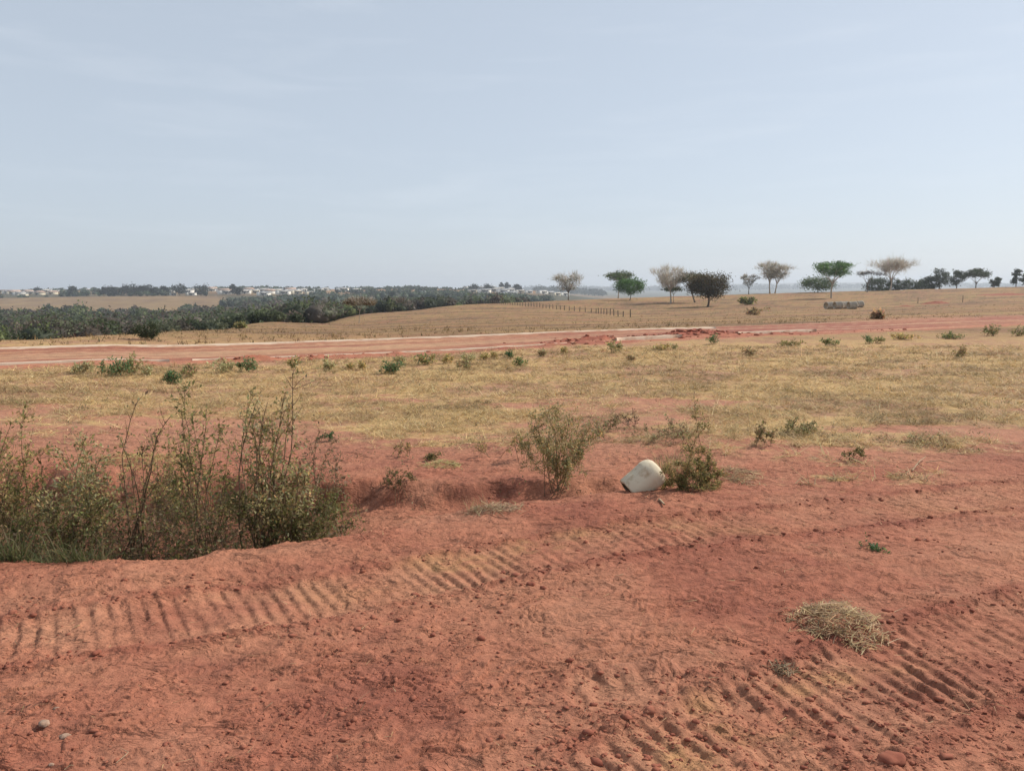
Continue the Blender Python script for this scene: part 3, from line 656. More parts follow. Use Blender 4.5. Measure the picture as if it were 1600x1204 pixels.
# ------------------------------------------------------------------ valley wood and far tree belts
def wood():
    rng = np.random.default_rng(5); mb = MB(); ICO = {k: ico(k) for k in (2, 3)}
    def crowns(n, y0, y1, s0, s1, cond, rad, cols, nl, lim, hh=(.8, 1.3)):
        ys = np.exp(rng.uniform(math.log(y0), math.log(y1), n)); ss = rng.uniform(s0, s1, n); xs = ys * ss
        zs = terrain(xs, ys); px = 800 + F * ss / CP
        keep = cond(px, ys, zs)
        for x, y, z, pxx in zip(xs[keep], ys[keep], zs[keep], px[keep]):
            R = rad * rng.uniform(.55, 1.6); Hc = R * rng.uniform(*hh) * 1.5
            top = CAMH + y * tan_of(lim(pxx) + rng.gamma(1.5, 2.0) + (4.5 * math.sin(pxx / 17.0 + y / 90.0) + 3 * math.sin(pxx / 7.0) if y < 560 else 0)) - z
            if top < 1.0: continue
            if Hc * 1.2 > top: f_ = top / (Hc * 1.2); Hc *= f_; R *= max(f_, .6)
            base = np.asarray(cols[rng.integers(len(cols))]) * rng.uniform(1.0, 2.2)
            CV, CT = ICO[2]
            a1 = CV[:, 0] + .7 * CV[:, 2] + x; a2 = CV[:, 1] - .6 * CV[:, 2] + y
            kk = 1 + .38 * perlin(a1 * 1.5, a2 * 1.5, 3) + .34 * perlin(a1 * 3.7, a2 * 3.7, 4) + (.30 * perlin(a1 * 8, a2 * 8, 5) if y < 560 else 0) + .09 * rng.normal(size=len(CV))
            vc = base * np.clip(1 + .9 * perlin(a1 * 5, a2 * 5, 6), .5, 1.6)[:, None] * rng.uniform(.75, 1.25, (len(CV), 1))
            mb.add(CV * kk[:, None] * np.array([R, R, Hc * .62]) * (.62 if y < 560 else .78) + np.array([x, y, z + Hc * .5]), None, CT, vc)
            d = unit(rng.normal(size=(nl, 3))); d[:, 2] = np.abs(d[:, 2]) * 1.1 - .15
            lob = 1 + .22 * np.sin(d[:, 0] * 5 + x) * np.cos(d[:, 1] * 6 + y)
            p = d * (rng.uniform(.62, 1.0, nl) * lob)[:, None] * np.array([R, R, Hc * .62]) + np.array([x, y, z + Hc * .55])
            ls = y * (.0038 if y < 560 else .0022) * rng.uniform(.6, 1.4, nl)
            mb.leaves(p, unit(rng.normal(size=(nl, 3)) + d * .3), ls, .75, base * rng.uniform(.75, 1.3, (nl, 1)), rng)
    C1 = [(.047, .056, .030), (.057, .067, .035), (.070, .075, .044), (.078, .064, .050), (.052, .064, .030), (.064, .056, .042), (.080, .092, .038), (.088, .068, .052), (.043, .052, .030)]
    C2 = [(.034, .046, .030), (.046, .058, .036), (.040, .052, .038), (.056, .062, .04), (.05, .07, .035)]
    low = lambda px, y, z: (z < -3.6)
    valley = lambda px: np.interp(px, [0, 120, 200, 330, 420, 560, 700, 850], [484, 477, 484, 479, 466, 466, 464, 462])
    beyond = lambda px: np.interp(px, [330, 380, 480, 560, 620, 700, 860], [466, 463, 458, 457, 452, 452, 460])
    front = lambda px: 461.5
    sky_ = lambda px: np.interp(px, [0, 60, 160, 260, 400, 520, 600, 640, 720, 740, 860], [453, 452, 449, 449, 447, 449, 448, 446, 450, 446, 456])
    crowns(620, 48, 150, -1.02, -.05, lambda px, y, z: (z < -2.6) & (px < 470), 1.7, C1, 230, lambda px: valley(px) + 17)
    crowns(2300, 130, 560, -1.02, .05, lambda px, y, z: (z < -4.5) & (px < 820), 3.6, C1, 60, valley)
    crowns(1100, 560, 860, -1.02, .06, lambda px, y, z: (px > 345) & (px < 860) & ~((np.abs(px - 585) < 14) & (y > 640) & (y < 740)), 5.0, C2, 26, beyond)
    house = lambda px: ((px > 5) & (px < 95)) | ((px > 262) & (px < 306)) | ((px > 322) & (px < 480)) | ((px > 730) & (px < 875))
    crowns(600, 830, 1010, -1.02, .06, lambda px, y, z: (px < 862) & ~(house(px)), 4.6, C2, 44, lambda px: sky_(px) + 3)
    crowns(150, 830, 890, -1.02, .06, lambda px, y, z: (px < 862) & house(px), 2.6, C2, 44, front)
    crowns(90, 960, 1040, -1.02, .06, lambda px, y, z: (px < 862) & house(px), 3.0, C2, 44, lambda px: 455)
    crowns(1200, 1060, 1250, -1.02, .06, lambda px, y, z: (px < 870), 5.2, C2, 24, sky_)
    tag(link('valley_wood', mb.mesh('valley_wood', M_LEAF)), 'dark dry woodland filling the valley and the far skyline', 'woodland', kind='stuff')
    # faint far tree belts seen between the hillside trees
    mb2 = MB(); mb_ = mb
    def belt(n, y0, y1, s0, s1, rad):
        ys = rng.uniform(y0, y1, n); ss = rng.uniform(s0, s1, n); xs = ys * ss; zs = terrain(xs, ys)
        for x, y, z in zip(xs, ys, zs):
            nl = 26; R = rad * rng.uniform(.7, 1.3); d = unit(rng.normal(size=(nl, 3))); d[:, 2] = np.abs(d[:, 2])
            p = d * np.array([R, R, R * .8]) * rng.uniform(.7, 1, (nl, 1)) + np.array([x, y, z + R * .3])
            mb2.leaves(p, unit(rng.normal(size=(nl, 3))), rng.uniform(.7, 1.4, nl) * y * .0022, .75, np.array([.035, .045, .032]) * rng.uniform(.8, 1.2, (nl, 1)), rng)
    belt(160, 1900, 2500, .03, .12, 14); belt(500, 4200, 5200, .0, .68, 16)
    tag(link('distant_wood', mb2.mesh('distant_wood', M_LEAF)), 'hazy distant woodland low on the horizon', 'woodland', kind='stuff')
wood()
for k, (px, py, h, w, lab) in enumerate([
    (61, 458, 9, 12, 'small dark tree among the houses at the far left skyline'),
    (113, 463, 18, 13, 'tall pointed dark tree on the left skyline above the pasture'),
    (163, 463, 15, 12, 'dark tree with a topknot left of the dense tree block'),
    (176, 464, 16, 20, 'left end tree of the dense dark block on the skyline'),
    (194, 464, 19, 22, 'second tree of the dense dark block on the skyline'),
    (214, 464, 19, 22, 'middle tree of the dense dark block on the skyline'),
    (230, 464, 18, 22, 'fourth tree of the dense dark block on the skyline'),
    (243, 464, 15, 16, 'right end tree of the dense dark block on the skyline'),
    (257, 464, 15, 14, 'narrow dark tree just right of the dense block'),
    (280, 464, 18, 24, 'large rounded tree between two white house groups on the skyline'),
    (315, 464, 18, 24, 'rounded dark tree left of the long white house row'),
    (364, 460, 17, 9, 'tall dark tree standing above the long white house row'),
    (372, 463, 15, 12, 'dark tree in front of the long white house row'),
    (741, 456, 12, 16, 'dark tree on the left of the hilltop houses in the centre'),
    (762, 456, 11, 18, 'dark tree in the middle of the hilltop houses'),
    (784, 452, 11, 8, 'left one of the slim eucalyptus trees on the hilltop'),
    (793, 452, 11, 8, 'right one of the slim eucalyptus trees on the hilltop'),
    (809, 456, 12, 12, 'dark tree at the right end of the hilltop houses')]):
    tree('skyline_tree', lab, px, py, h, w, [(.024, .032, .022), (.032, .042, .028), (.03, .036, .028)], M_BARKD, 26, 34, .9, .2, .46, .54, 0, False, 0, 5, 90 + k, ymin=850, group='dark trees on the left and centre skyline', clump=.2)

# ------------------------------------------------------------------ far houses
def house_meshes(kind):
    w, d, h = 9.0, 7.0, 3.0
    def box(x0, x1, y0, y1, z0, z1):
        V = [(x, y, z) for x in (x0, x1) for y in (y0, y1) for z in (z0, z1)]
        return np.array(V), np.array([[0, 1, 3, 2], [4, 6, 7, 5], [0, 4, 5, 1], [2, 3, 7, 6], [0, 2, 6, 4], [1, 5, 7, 3]])
    wall = MB(); V, Q = box(-w / 2, w / 2, -d / 2, d / 2, -1.5, h); wall.add(V, Q)
    V, Q = box(-w / 2 - .12, -w / 2 + 2.6, -d / 2 - .9, -d / 2 + .3, -1.5, h - .25); wall.add(V, Q)   # porch wing
    roof = MB(); o = .5; r = 1.5 if kind else .35
    V = np.array([(-w/2-o, -d/2-o, h), (w/2+o, -d/2-o, h), (w/2+o, d/2+o, h), (-w/2-o, d/2+o, h), (-w/2-o, 0, h+r), (w/2+o, 0, h+r),
                  (-w/2-o, -d/2-o, h-.15), (w/2+o, -d/2-o, h-.15), (w/2+o, d/2+o, h-.15), (-w/2-o, d/2+o, h-.15)])
    roof.add(V, [[0, 1, 5, 4], [2, 3, 4, 5], [6, 7, 1, 0], [8, 9, 3, 2], [6, 9, 8, 7], [7, 8, 2, 1], [9, 6, 0, 3]], [[1, 2, 5], [3, 0, 4]])
    win = MB(); V, Q = box(-.7, .7, -.06, .06, 0, 1.2); win.add(V, Q)
    door = MB(); V, Q = box(-.45, .45, -.06, .06, 0, 2.1); door.add(V, Q)
    return wall, roof, win, door
HM = {}
for wk, wm in (('w', M_WALLW), ('c', M_WALLC)):
    for rk, rm_, kind in (('t', M_ROOFT, 1), ('g', M_ROOFG, 0)):
        a, b, c, d = house_meshes(kind)
        HM[wk + rk] = (a.mesh('wall', wm), b.mesh('roof', rm_), c.mesh('window', M_DARK), d.mesh('door', M_DARK))
def house(px, py, wpx, style, rot, label, group, ymin=760, ymax=1400):
    x, y = ground_hit(px, py, ymin, ymax); m = y / F
    s = 1.5 * wpx * m / 9.0
    r = empty('house', (x, y, tz(x, y))); r.rotation_euler.z = rot; r.scale = (s, max(.8, min(s, 1.4)), max(.9, min(s, 1.5)))
    wl, rf, wi, do = HM[style]
    link('wall', wl, r); link('roof', rf, r)
    for wx in (-.4, 1.6, 3.2): link('window', wi, r, (wx, -3.54, 1.0))
    link('door', do, r, (.65, -3.54, .0))
    tag(r, label, 'house', group)
rh = random.Random(3)
for px, py, w, st, lab in [(14, 459, 9, 'wg', 0), (22, 460.5, 10, 'ct', 0), (31, 461, 9, 'wg', 0), (36, 463, 8, 'cg', 0), (44, 459, 8, 'wt', 0), (52, 459.5, 8, 'cg', 0), (62, 461, 9, 'ct', 0), (71, 457.5, 11, 'wg', 0), (82, 460, 8, 'ct', 0), (90, 456.5, 6, 'wg', 0), (138, 454.5, 6, 'wg', 0)]:
    house(px, py, w, st, rh.uniform(-.5, .5), 'tiny pale house among trees at the far left skyline', 'houses at the far left skyline')
for px, py, w, st in [(267, 457, 7, 'wg'), (270, 462, 6, 'wg'), (293, 458, 11, 'wg'), (299, 461.5, 9, 'wg'), (304, 455.5, 10, 'cg'), (331, 455, 9, 'wt'), (346, 457, 10, 'wg'), (354, 459.5, 14, 'wt'), (366, 458.5, 10, 'cg'), (382, 459, 12, 'wg'), (389, 456, 9, 'ct'), (398, 458, 10, 'cg'), (410, 456.5, 12, 'wg'), (413, 462, 11, 'wg'), (421, 459, 10, 'wt'), (432, 457.5, 12, 'cg'), (443, 460, 13, 'wg'), (454, 457, 10, 'wt'), (463, 459.5, 12, 'cg'), (472, 456, 10, 'wg'), (484, 460, 9, 'cg'), (497, 455.5, 8, 'wg'), (508, 454, 8, 'wg'), (536, 455, 11, 'wg'), (556, 456, 10, 'wg')]:
    house(px, py, w, st, rh.uniform(-.5, .5), 'tiny white house in the long row across the valley', 'white house row across the valley')
for px, py, w, st in [(733, 452, 10, 'wg'), (740, 457, 9, 'cg'), (752, 453, 12, 'wg'), (757, 457.5, 12, 'wg'), (766, 452, 11, 'wg'), (771, 456, 13, 'wg'), (780, 454, 10, 'cg'), (786, 458, 12, 'wg'), (795, 456.5, 12, 'wg'), (803, 453.5, 10, 'wg'), (798, 462, 14, 'wg'), (812, 457.5, 9, 'cg'), (826, 458, 8, 'wg'), (846, 459, 10, 'wg'), (858, 460, 9, 'wg'), (868, 461.5, 9, 'cg'), (880, 462, 10, 'wg')]:
    house(px, py, w, st, rh.uniform(-.5, .5), 'tiny grey roofed house on the hazy hilltop in the centre', 'houses on the hilltop in the centre')
house(666, 462, 13, 'wg', .1, 'single white roofed house in the woods above the lone umbrella tree', None, 560, 900)
house(710, 467, 9, 'wg', .2, 'small white building at the edge of the slope crest left of the fence', None, 200, 900)

# ------------------------------------------------------------------ fence and poles on the hillside
def fence():
    pts = [(765, 474), (800, 476.4), (832, 479.5), (880, 484.2), (930, 489), (985, 495.5)]
    W = np.array([ground_hit(*p, ymin=34, ymax=290) for p in pts])
    L = np.concatenate([[0], np.cumsum(np.hypot(*np.diff(W, axis=0).T))])
    n = 44; t = np.linspace(0, L[-1], n); t = L[-1] * (1 - (1 - t / L[-1]) ** .8)
    x = np.interp(t, L, W[:, 0]); y = np.interp(t, L, W[:, 1]); z = terrain(x, y)
    root = empty('fence', (x[0], y[0], z[0]))
    mb = MB(); mb.tube([(0, 0, -.2), (.01, 0, .5), (0, 0, 1.2)], .075, .065, 6); mb.add([(math.cos(a) * .065, math.sin(a) * .065, 1.2) for a in np.arange(6) * math.pi / 3], None, [[0, 1, 2], [0, 2, 3], [0, 3, 4], [0, 4, 5]])
    me = mb.mesh('post', M_WOOD); rng = random.Random(4)
    for k in range(n):
        o = link('post', me, root, (x[k] - x[0], y[k] - y[0], z[k] - z[0])); o.rotation_euler = (rng.uniform(-.06, .06), rng.uniform(-.06, .06), rng.uniform(0, 6)); o.scale = (1, 1, rng.uniform(.65, .85))
    for h in (.3, .52, .74):
        wb = MB(); wb.tube(np.stack([x - x[0], y - y[0], z - z[0] + h], 1), .008, .008, 3); link('wire', wb.mesh('wire', M_WOOD), root)
    tag(root, 'long wooden post and wire fence crossing the dry hillside', 'fence')
fence()
def pole(px, py, h, label):
    x, y = ground_hit(px, py, 34, 290); mb = MB(); mb.tube([(0, 0, -.2), (.02, 0, h * .5), (0, .01, h)], .06, .05, 6); mb.tube([(0, 0, h - .02), (0, 0, h + .02)], .056, .02, 6)
    tag(link('fence_post', mb.mesh('fence_post', M_WOOD), loc=(x, y, tz(x, y))), label, 'post')
pole(1434, 474, 1.0, 'short lone wooden post left of the small red mound on the right')
pole(1504, 472, 1.15, 'lone wooden post right of the small red mound on the right')

# ------------------------------------------------------------------ concrete pipe sections
def pipe_mesh(R, L, t, n=20):
    th = np.arange(n) * 2 * math.pi / n; rings = []
    for x, r in [(0, R - t), (0, R - .01), (.012, R), (L * .8, R), (L * .82, R * 1.07), (L - .01, R * 1.07), (L, R * 1.05), (L, R - t), (L * .5, R - t - .005), (0, R - t)]:
        rings.append(np.stack([np.full(n, x - L / 2), np.cos(th) * r, np.sin(th) * r + R], 1))
    V = np.concatenate(rings); k = len(rings)
    i = np.arange(k - 1)[:, None] * n; j = np.arange(n)[None, :]; j2 = (j + 1) % n
    return mesh_np('pipe', V, [np.stack([i + j, i + j2, i + n + j2, i + n + j], -1).reshape(-1, 4)], M_RING)
PM = pipe_mesh(.55, 1.15, .09)
for px, py, rot, lab in [(1295, 482.8, .35, 'pale concrete pipe section at the left end of the group'), (1309, 482.6, .2, 'second concrete pipe section from the left in the group'), (1319, 482.2, .5, 'middle concrete pipe section of the group'),
                         (1331, 482.8, .15, 'concrete pipe section with bright end, second from the right'), (1342, 480.4, .4, 'concrete pipe section set back at the right end of the group')]:
    x, y = ground_hit(px, py, 34, 290); o = link('concrete_pipe', PM, loc=(x, y, tz(x, y) - .02)); o.rotation_euler.z = rot
    tag(o, lab, 'pipe', 'concrete pipe sections lying on the hillside')
# small spoil mound on the right of the hillside
def mound(px, py, wpx, h, label):
    x, y = ground_hit(px, py, 34, 290); m = y / F; R = wpx * m / 2
    g = np.linspace(-1, 1, 33); A, Bq = np.meshgrid(g, g, indexing='ij'); r = np.hypot(A, Bq)
    X = x + A * R; Y = y + Bq * R * .9
    zz = terrain(X.ravel(), Y.ravel()).reshape(X.shape)
    Z = zz - .06 + np.clip(1 - r, 0, 1) ** .8 * h * (1 + .7 * fbm(X * 1.7, Y * 1.7, 9, 4)) * (r < 1)
    V = np.stack([X - x, Y - y, Z - tz(x, y)], -1).reshape(-1, 3); n = 33
    i = np.arange(n - 1)[:, None] * n; j = np.arange(n - 1)[None, :]
    me = mesh_np('soil_mound', V, [np.stack([i + j, i + n + j, i + n + j + 1, i + j + 1], -1).reshape(-1, 4)], M_CLOD, None, True)
    tag(link('soil_mound', me, loc=(x, y, tz(x, y))), label, 'mound')
mound(1462, 474.5, 46, .55, 'dark red mound of dug soil on the right hillside')
mound(1415, 479, 40, .25, 'low flat red soil mound left of the dark mound')
mound(1575, 460.5, 90, .45, 'long dark red bank of soil at the right edge of the hillside')

# ------------------------------------------------------------------ shrubs and weeds
LV = [(0.258, 0.232, 0.082), (0.345, 0.3, 0.115), (0.45, 0.34, 0.147), (0.207, 0.179, 0.072), (0.519, 0.325, 0.153)]
LV_DK = [(0.132, 0.132, 0.046), (0.186, 0.181, 0.063), (0.156, 0.132, 0.052), (0.232, 0.172, 0.072)]
LV_GR = [(0.061, 0.115, 0.047), (0.081, 0.149, 0.061), (0.115, 0.162, 0.068)]
LV_GY = [(0.345, 0.326, 0.174), (0.438, 0.392, 0.209), (0.312, 0.276, 0.136)]
LV_BN = [(0.257, 0.156, 0.089), (0.343, 0.206, 0.119), (0.193, 0.134, 0.078), (0.215, 0.197, 0.099)]
LV_YL = [(0.182, 0.196, 0.07), (0.238, 0.231, 0.084), (0.14, 0.154, 0.056)]
LPT, LSZ, SPR = 1.05, 1.35, 1.7                         # overall leaf number and size
def px_at(px, py, Y):
    z = CAMH + Y * tan_of(py); return np.array([(px - 800.0) / F * (Y * CP - (z - CAMH) * SP), Y, z])
def shrub(name, label, base, tips=None, size=None, nst=8, twigs=6, twl=.25, lpt=9, lsize=.022, leaf=LV, seed=1, flat=True, wid=.42, spread=.05, low=.25,
          group=None, cat='shrub', rad=.0035, depth=.16, stemcol=(.2, .15, .09), barebase=.0, ymin=3, mat=M_TWIG):
    rng = np.random.default_rng(seed)
    if flat: bx, by = unproj(*base); bx, by = float(bx), float(by)
    else: bx, by = ground_hit(base[0], base[1], ymin, 290)
    b = np.array([bx, by, tz(bx, by) - .01]); m = by / F
    T = []
    if tips:
        for p in tips: T.append(px_at(p[0], p[1], by + rng.normal(0, depth)))
    if size:
        w, h = size
        for k in range(nst):
            a = rng.uniform(0, 2 * math.pi); r = math.sqrt(rng.random()) * w * .5 * m
            hz = h * m * rng.uniform(.55, 1.0) * (1 - .35 * (r / (w * .5 * m)) ** 2)
            T.append(b + np.array([math.cos(a) * r, math.sin(a) * r * .8, hz]))
    if name == 'ditch_shrub':                # low side shoots fill the gaps between the tall stems
        ta = np.array(tips, float); x0, x1 = ta[:, 0].min() - 14, ta[:, 0].max() + 14; yl = ta[:, 1].min()
        for k in range(6):
            T.append(px_at(rng.uniform(x0 - 30, x1 + 30), rng.uniform(yl * .45 + base[1] * .55, base[1] - 6), by + rng.normal(0, .25)))
    S = MB(); Lf = MB(); PP = []; DD = []
    for e in T:
        spr = spread * (1.1 if name == 'ditch_shrub' else SPR); s0 = b + np.array([rng.normal(0, spr), rng.normal(0, spr), 0]); s0[2] = tz(s0[0], s0[1]) - .01
        ln = np.linalg.norm(e - s0); t = np.linspace(0, 1, 9)[:, None]
        c = s0 + (e - s0) * np.array([.42, .42, .55]) + rng.normal(0, .09 * ln, 3)
        pth = (1 - t) ** 2 * s0 + 2 * t * (1 - t) * c + t ** 2 * e + np.cumsum(rng.normal(0, .010 * ln, (9, 3)), 0) * np.sin(t * math.pi)
        rr = max(rad * (.6 + .5 * ln), .22 * m)
        S.tube(pth, rr, rr * .35, 5, stemcol)
        for k in range(twigs):
            tt = rng.uniform(low, 1.0) ** .8; f = tt * 8; i = min(int(f), 7); p0 = pth[i] + (pth[i + 1] - pth[i]) * (f - i)
            d0 = unit(pth[i + 1] - pth[i]); d1 = unit(d0 * .6 + rng.normal(0, .7, 3) + np.array([0, 0, .25]))
            l1 = twl * ln * rng.uniform(.4, 1.1) * (1.15 - .6 * tt)
            q = p0 + d1 * l1 * np.linspace(0, 1, 4)[:, None] + rng.normal(0, .04 * l1, (4, 3)) * np.linspace(0, 1, 4)[:, None]
            S.tube(q, rr * .4, rr * .18, 3, stemcol)
            n = rng.poisson(lpt * LPT * (.75 if name == 'ditch_shrub' else 1))
            if n:
                u = rng.uniform(.15, 1.05, n)[:, None]
                PP.append(p0 + (q[-1] - p0) * u + rng.normal(0, .015 * ln + .006, (n, 3))); DD.append(np.broadcast_to(d1, (n, 3)))
        n = rng.poisson(lpt * 1.2)
        if n:
            u = rng.uniform(max(low, .35), 1, n); f = u * 8; i = np.clip(f.astype(int), 0, 7)
            PP.append(pth[i] + (pth[i + 1] - pth[i]) * (f - i)[:, None] + rng.normal(0, .008, (n, 3))); DD.append(np.broadcast_to(unit(e - s0), (n, 3)))
    P_ = np.concatenate(PP); D_ = unit(np.concatenate(DD) * .5 + rng.normal(0, .8, P_.shape) + np.array([0, 0, .05]))
    P_[:, 2] = np.maximum(P_[:, 2], b[2] + .01)
    n = len(P_)
    Lf.leaves(P_ - b, D_, rng.uniform(.55, 1.35, n) * lsize * LSZ, wid, pick(rng, leaf, n, .28), rng)
    for arr in S.v: arr -= b
    root = empty(name, b)
    link('stem', S.mesh('stem', mat), root); link('foliage', Lf.mesh('foliage', M_LEAF), root)
    return tag(root, label, cat, group)

GS = 'shrubs growing in the ditch at left'
shrub('ditch_shrub', 'leafy shrub cut by the left edge of the picture, in the ditch', (20, 812), [(2, 668), (18, 660), (35, 650), (52, 668), (-15, 690), (60, 700), (5, 720), (40, 730), (-30, 720), (66, 735), (-60, 700), (22, 690)], None, 0, 12, .30, 13, .024, LV, 101, spread=.07, group=GS)
shrub('ditch_shrub', 'leafy rounded shrub second from the left edge, in the ditch', (118, 810), [(100, 700), (130, 688), (150, 708), (165, 700), (110, 730), (84, 715), (140, 735), (172, 735), (95, 745), (155, 760), (125, 715), (136, 674)], None, 0, 12, .30, 14, .023, LV_GY + LV, 102, spread=.06, group=GS)
shrub('ditch_shrub', 'open shrub with a bare forked stem, third from the left', (206, 806), [(214, 628), (268, 648), (222, 690), (190, 690), (252, 676), (205, 735), (240, 720)], None, 0, 7, .20, 6, .024, LV + LV_BN, 103, spread=.04, low=.55, group=GS, rad=.0055)
shrub('ditch_shrub', 'tall open shrub with arching branches left of the tallest shrub', (318, 800), [(290, 600), (300, 655), (322, 640), (345, 668), (278, 690), (360, 690), (330, 705), (300, 720), (268, 735), (350, 735), (312, 690), (284, 640)], None, 0, 13, .24, 10, .024, LV + LV_YL, 104, spread=.06, low=.35, group=GS, rad=.004)
shrub('ditch_shrub', 'tallest shrub in the ditch with one long stem reaching up', (418, 806), [(457, 583), (452, 630), (396, 618), (388, 640), (410, 650), (425, 655), (448, 668), (462, 690), (440, 700), (405, 690), (380, 700), (468, 720), (430, 730), (446, 612), (400, 630), (418, 628)], None, 0, 13, .20, 12, .024, LV_GY + LV, 105, spread=.06, low=.35, group=GS, rad=.0055)
shrub('ditch_shrub', 'low dark spreading shrub at the right end of the ditch mass', (462, 806), [(400, 770), (430, 752), (470, 756), (500, 768), (520, 785), (540, 800), (555, 818), (480, 790), (450, 780), (420, 790), (510, 810), (380, 790), (440, 740), (530, 770), (470, 735), (395, 810), (430, 815), (490, 815)], None, 0, 15, .34, 14, .022, LV_DK, 106, spread=.10, low=.1, group=GS)
shrub('ditch_shrub', 'small reddish brown shrub right of the tallest shrub', (500, 752), [(485, 690), (500, 672), (520, 700), (535, 705), (510, 715), (478, 712), (525, 725), (512, 684)], None, 0, 9, .3, 8, .022, LV_BN, 107, group=GS)
shrub('ditch_shrub', 'low brown weed filling the gap in the middle of the ditch', (285, 830), [(240, 770), (262, 752), (290, 760), (310, 770), (330, 762), (350, 780), (225, 785), (270, 790), (300, 800), (255, 800), (340, 800), (320, 815), (370, 770), (362, 800)], None, 0, 12, .34, 9, .020, LV_BN + LV_DK, 108, spread=.14, low=.1, group=GS)
shrub('ditch_shrub', 'low dark green weed behind the green grass at left', (60, 828), [(10, 780), (40, 770), (70, 765), (100, 775), (130, 785), (160, 790), (20, 800), (85, 800), (190, 792), (-20, 780), (115, 760), (150, 770)], None, 0, 13, .34, 12, .021, LV_DK, 109, spread=.16, low=.1, group=GS)
shrub('ditch_shrub', 'leafy shrub behind the forked stem, in the middle of the ditch', (255, 770), [(235, 690), (262, 680), (278, 700), (300, 690), (246, 715), (285, 720), (225, 712)], None, 0, 10, .28, 10, .022, LV, 110, spread=.06, group=GS)

def grass_clump(name, label, base, wpx, hpx, n, cols, seed, flat=True, lay=.35, bw=.004, cat='grass', dpx=None, kind=None, group=None, droop=.35):
    rng = np.random.default_rng(seed)
    if flat: bx, by = [float(v) for v in unproj(*base)]
    else: bx, by = ground_hit(*base, 3)
    m = by / F; R = wpx * m * .5; H = hpx * m; b = np.array([bx, by, tz(bx, by)])
    r = np.sqrt(rng.random(n)) * R; a = rng.uniform(0, 2 * math.pi, n)
    X = bx + np.cos(a) * r; Y = by + np.sin(a) * r * (dpx or .6); Z = terrain(X, Y)
    P_ = np.stack([X, Y, Z - .005], 1) - b
    D = unit(np.stack([rng.normal(0, lay, n) + np.cos(a) * r / R * lay, rng.normal(0, lay, n) + np.sin(a) * lay * r / R, np.abs(rng.normal(.8, .25, n))], 1))
    mb = MB(); mb.blades(P_, D, H * rng.uniform(.45, 1.1, n), np.maximum(bw, .35 * m) * rng.uniform(.7, 1.3, n), pick(rng, cols, n, .25), rng, droop)
    return tag(link(name, mb.mesh(name, M_LEAF), loc=b), label, cat, group, kind)
GGRN = [(.095, .115, .045), (.13, .145, .06), (.17, .165, .08), (.085, .095, .045), (.22, .17, .09)]
grass_clump('grass_clump', 'dark green grass clump at the left edge of the ditch lip', (30, 868), 150, 95, 1500, GGRN, 201, bw=.0055, group='green grass in the ditch')
grass_clump('grass_clump', 'green grass clump behind the ditch lip, under the rounded shrub', (128, 866), 150, 90, 1500, GGRN, 202, bw=.0055, group='green grass in the ditch')
grass_clump('grass_clump', 'sparse yellow green grass clump below the forked stem', (225, 856), 130, 70, 700, GGRN + [(.20, .15, .07)], 203, bw=.005, group='green grass in the ditch')
grass_clump('grass_clump', 'low dark grass clump at the ditch lip below the tallest shrub', (350, 838), 120, 55, 700, GGRN + [(.12, .09, .05)], 204, bw=.005, group='green grass in the ditch')
# undergrowth litter
rng = np.random.default_rng(77); n = 13000
pxs = rng.uniform(-120, 545, n); pys = rng.uniform(742, 866, n); k = pys < np.interp(pxs, D_X, D_N) - 4
X, Y = unproj(pxs[k], pys[k]); Z = terrain(X, Y); n = len(X); mb = MB()
mb.leaves(np.stack([X, Y, Z + rng.gamma(1.4, .065, n)], 1), unit(rng.normal(size=(n, 3))), rng.uniform(.012, .035, n), .5, pick(rng, LV_DK + LV_BN + [(.2, .14, .08)], n, .3), rng)
n = 3000; k = rng.integers(0, len(X), n)
mb.blades(np.stack([X[k], Y[k], Z[k]], 1), unit(rng.normal(size=(n, 3)) * [1, 1, .5] + [0, 0, .5]), rng.uniform(.08, .38, n), np.full(n, .0035), pick(rng, [(.20, .14, .08), (.12, .09, .05), (.08, .08, .04)], n, .3), rng, .3)
tag(link('ditch_undergrowth', mb.mesh('ditch_undergrowth', M_LEAF)), 'fallen leaves and thin dead stalks covering the ditch bottom', 'undergrowth', kind='stuff')

# plants around the pale concrete piece
shrub('bushy_weed', 'fan shaped green weed at the ditch bank left of the pale concrete piece', (872, 752), [(835, 650), (850, 642), (868, 640), (890, 648), (905, 655), (925, 662), (938, 676), (828, 672), (845, 690), (880, 670), (900, 690), (915, 700), (860, 680), (820, 690), (855, 705), (885, 712)], None, 0, 18, .30, 26, .019, LV + LV_GY, 121, spread=.03, low=.2, wid=.3)
shrub('bushy_weed', 'small thin weed left of the fan shaped weed', (812, 714), None, (40, 46), 6, 7, .3, 7, .018, LV, 122)
shrub('bushy_weed', 'low dark green shrub leaning on the right of the pale concrete piece', (1082, 762), [(1040, 735), (1060, 722), (1080, 705), (1100, 700), (1118, 720), (1130, 740), (1050, 750), (1070, 738), (1095, 728), (1110, 745), (1032, 752), (1085, 690), (1105, 712), (1062, 748), (1122, 752)], None, 0, 18, .32, 30, .017, LV_DK + LV, 123, spread=.06, low=.15, wid=.3)
shrub('tall_weed', 'tall thin weed with a bare top behind the low dark shrub', (1090, 706), [(1086, 622), (1080, 645), (1100, 650), (1104, 662)], None, 0, 8, .22, 7, .02, LV_DK + LV, 124, low=.45)
shrub('bushy_weed', 'grey green weed patch left of the tall thin weed', (1045, 690), None, (80, 42), 12, 7, .3, 7, .02, LV_GY + LV_BN, 125, spread=.1)
shrub('dead_twig', 'dark brown withered stalks standing left of the grey green weed patch', (978, 668), [(964, 652), (990, 640), (984, 655), (972, 650), (996, 652)], None, 0, 6, .25, 5, .02, [(.05, .032, .022), (.08, .05, .03)], 126, cat='dead plant')
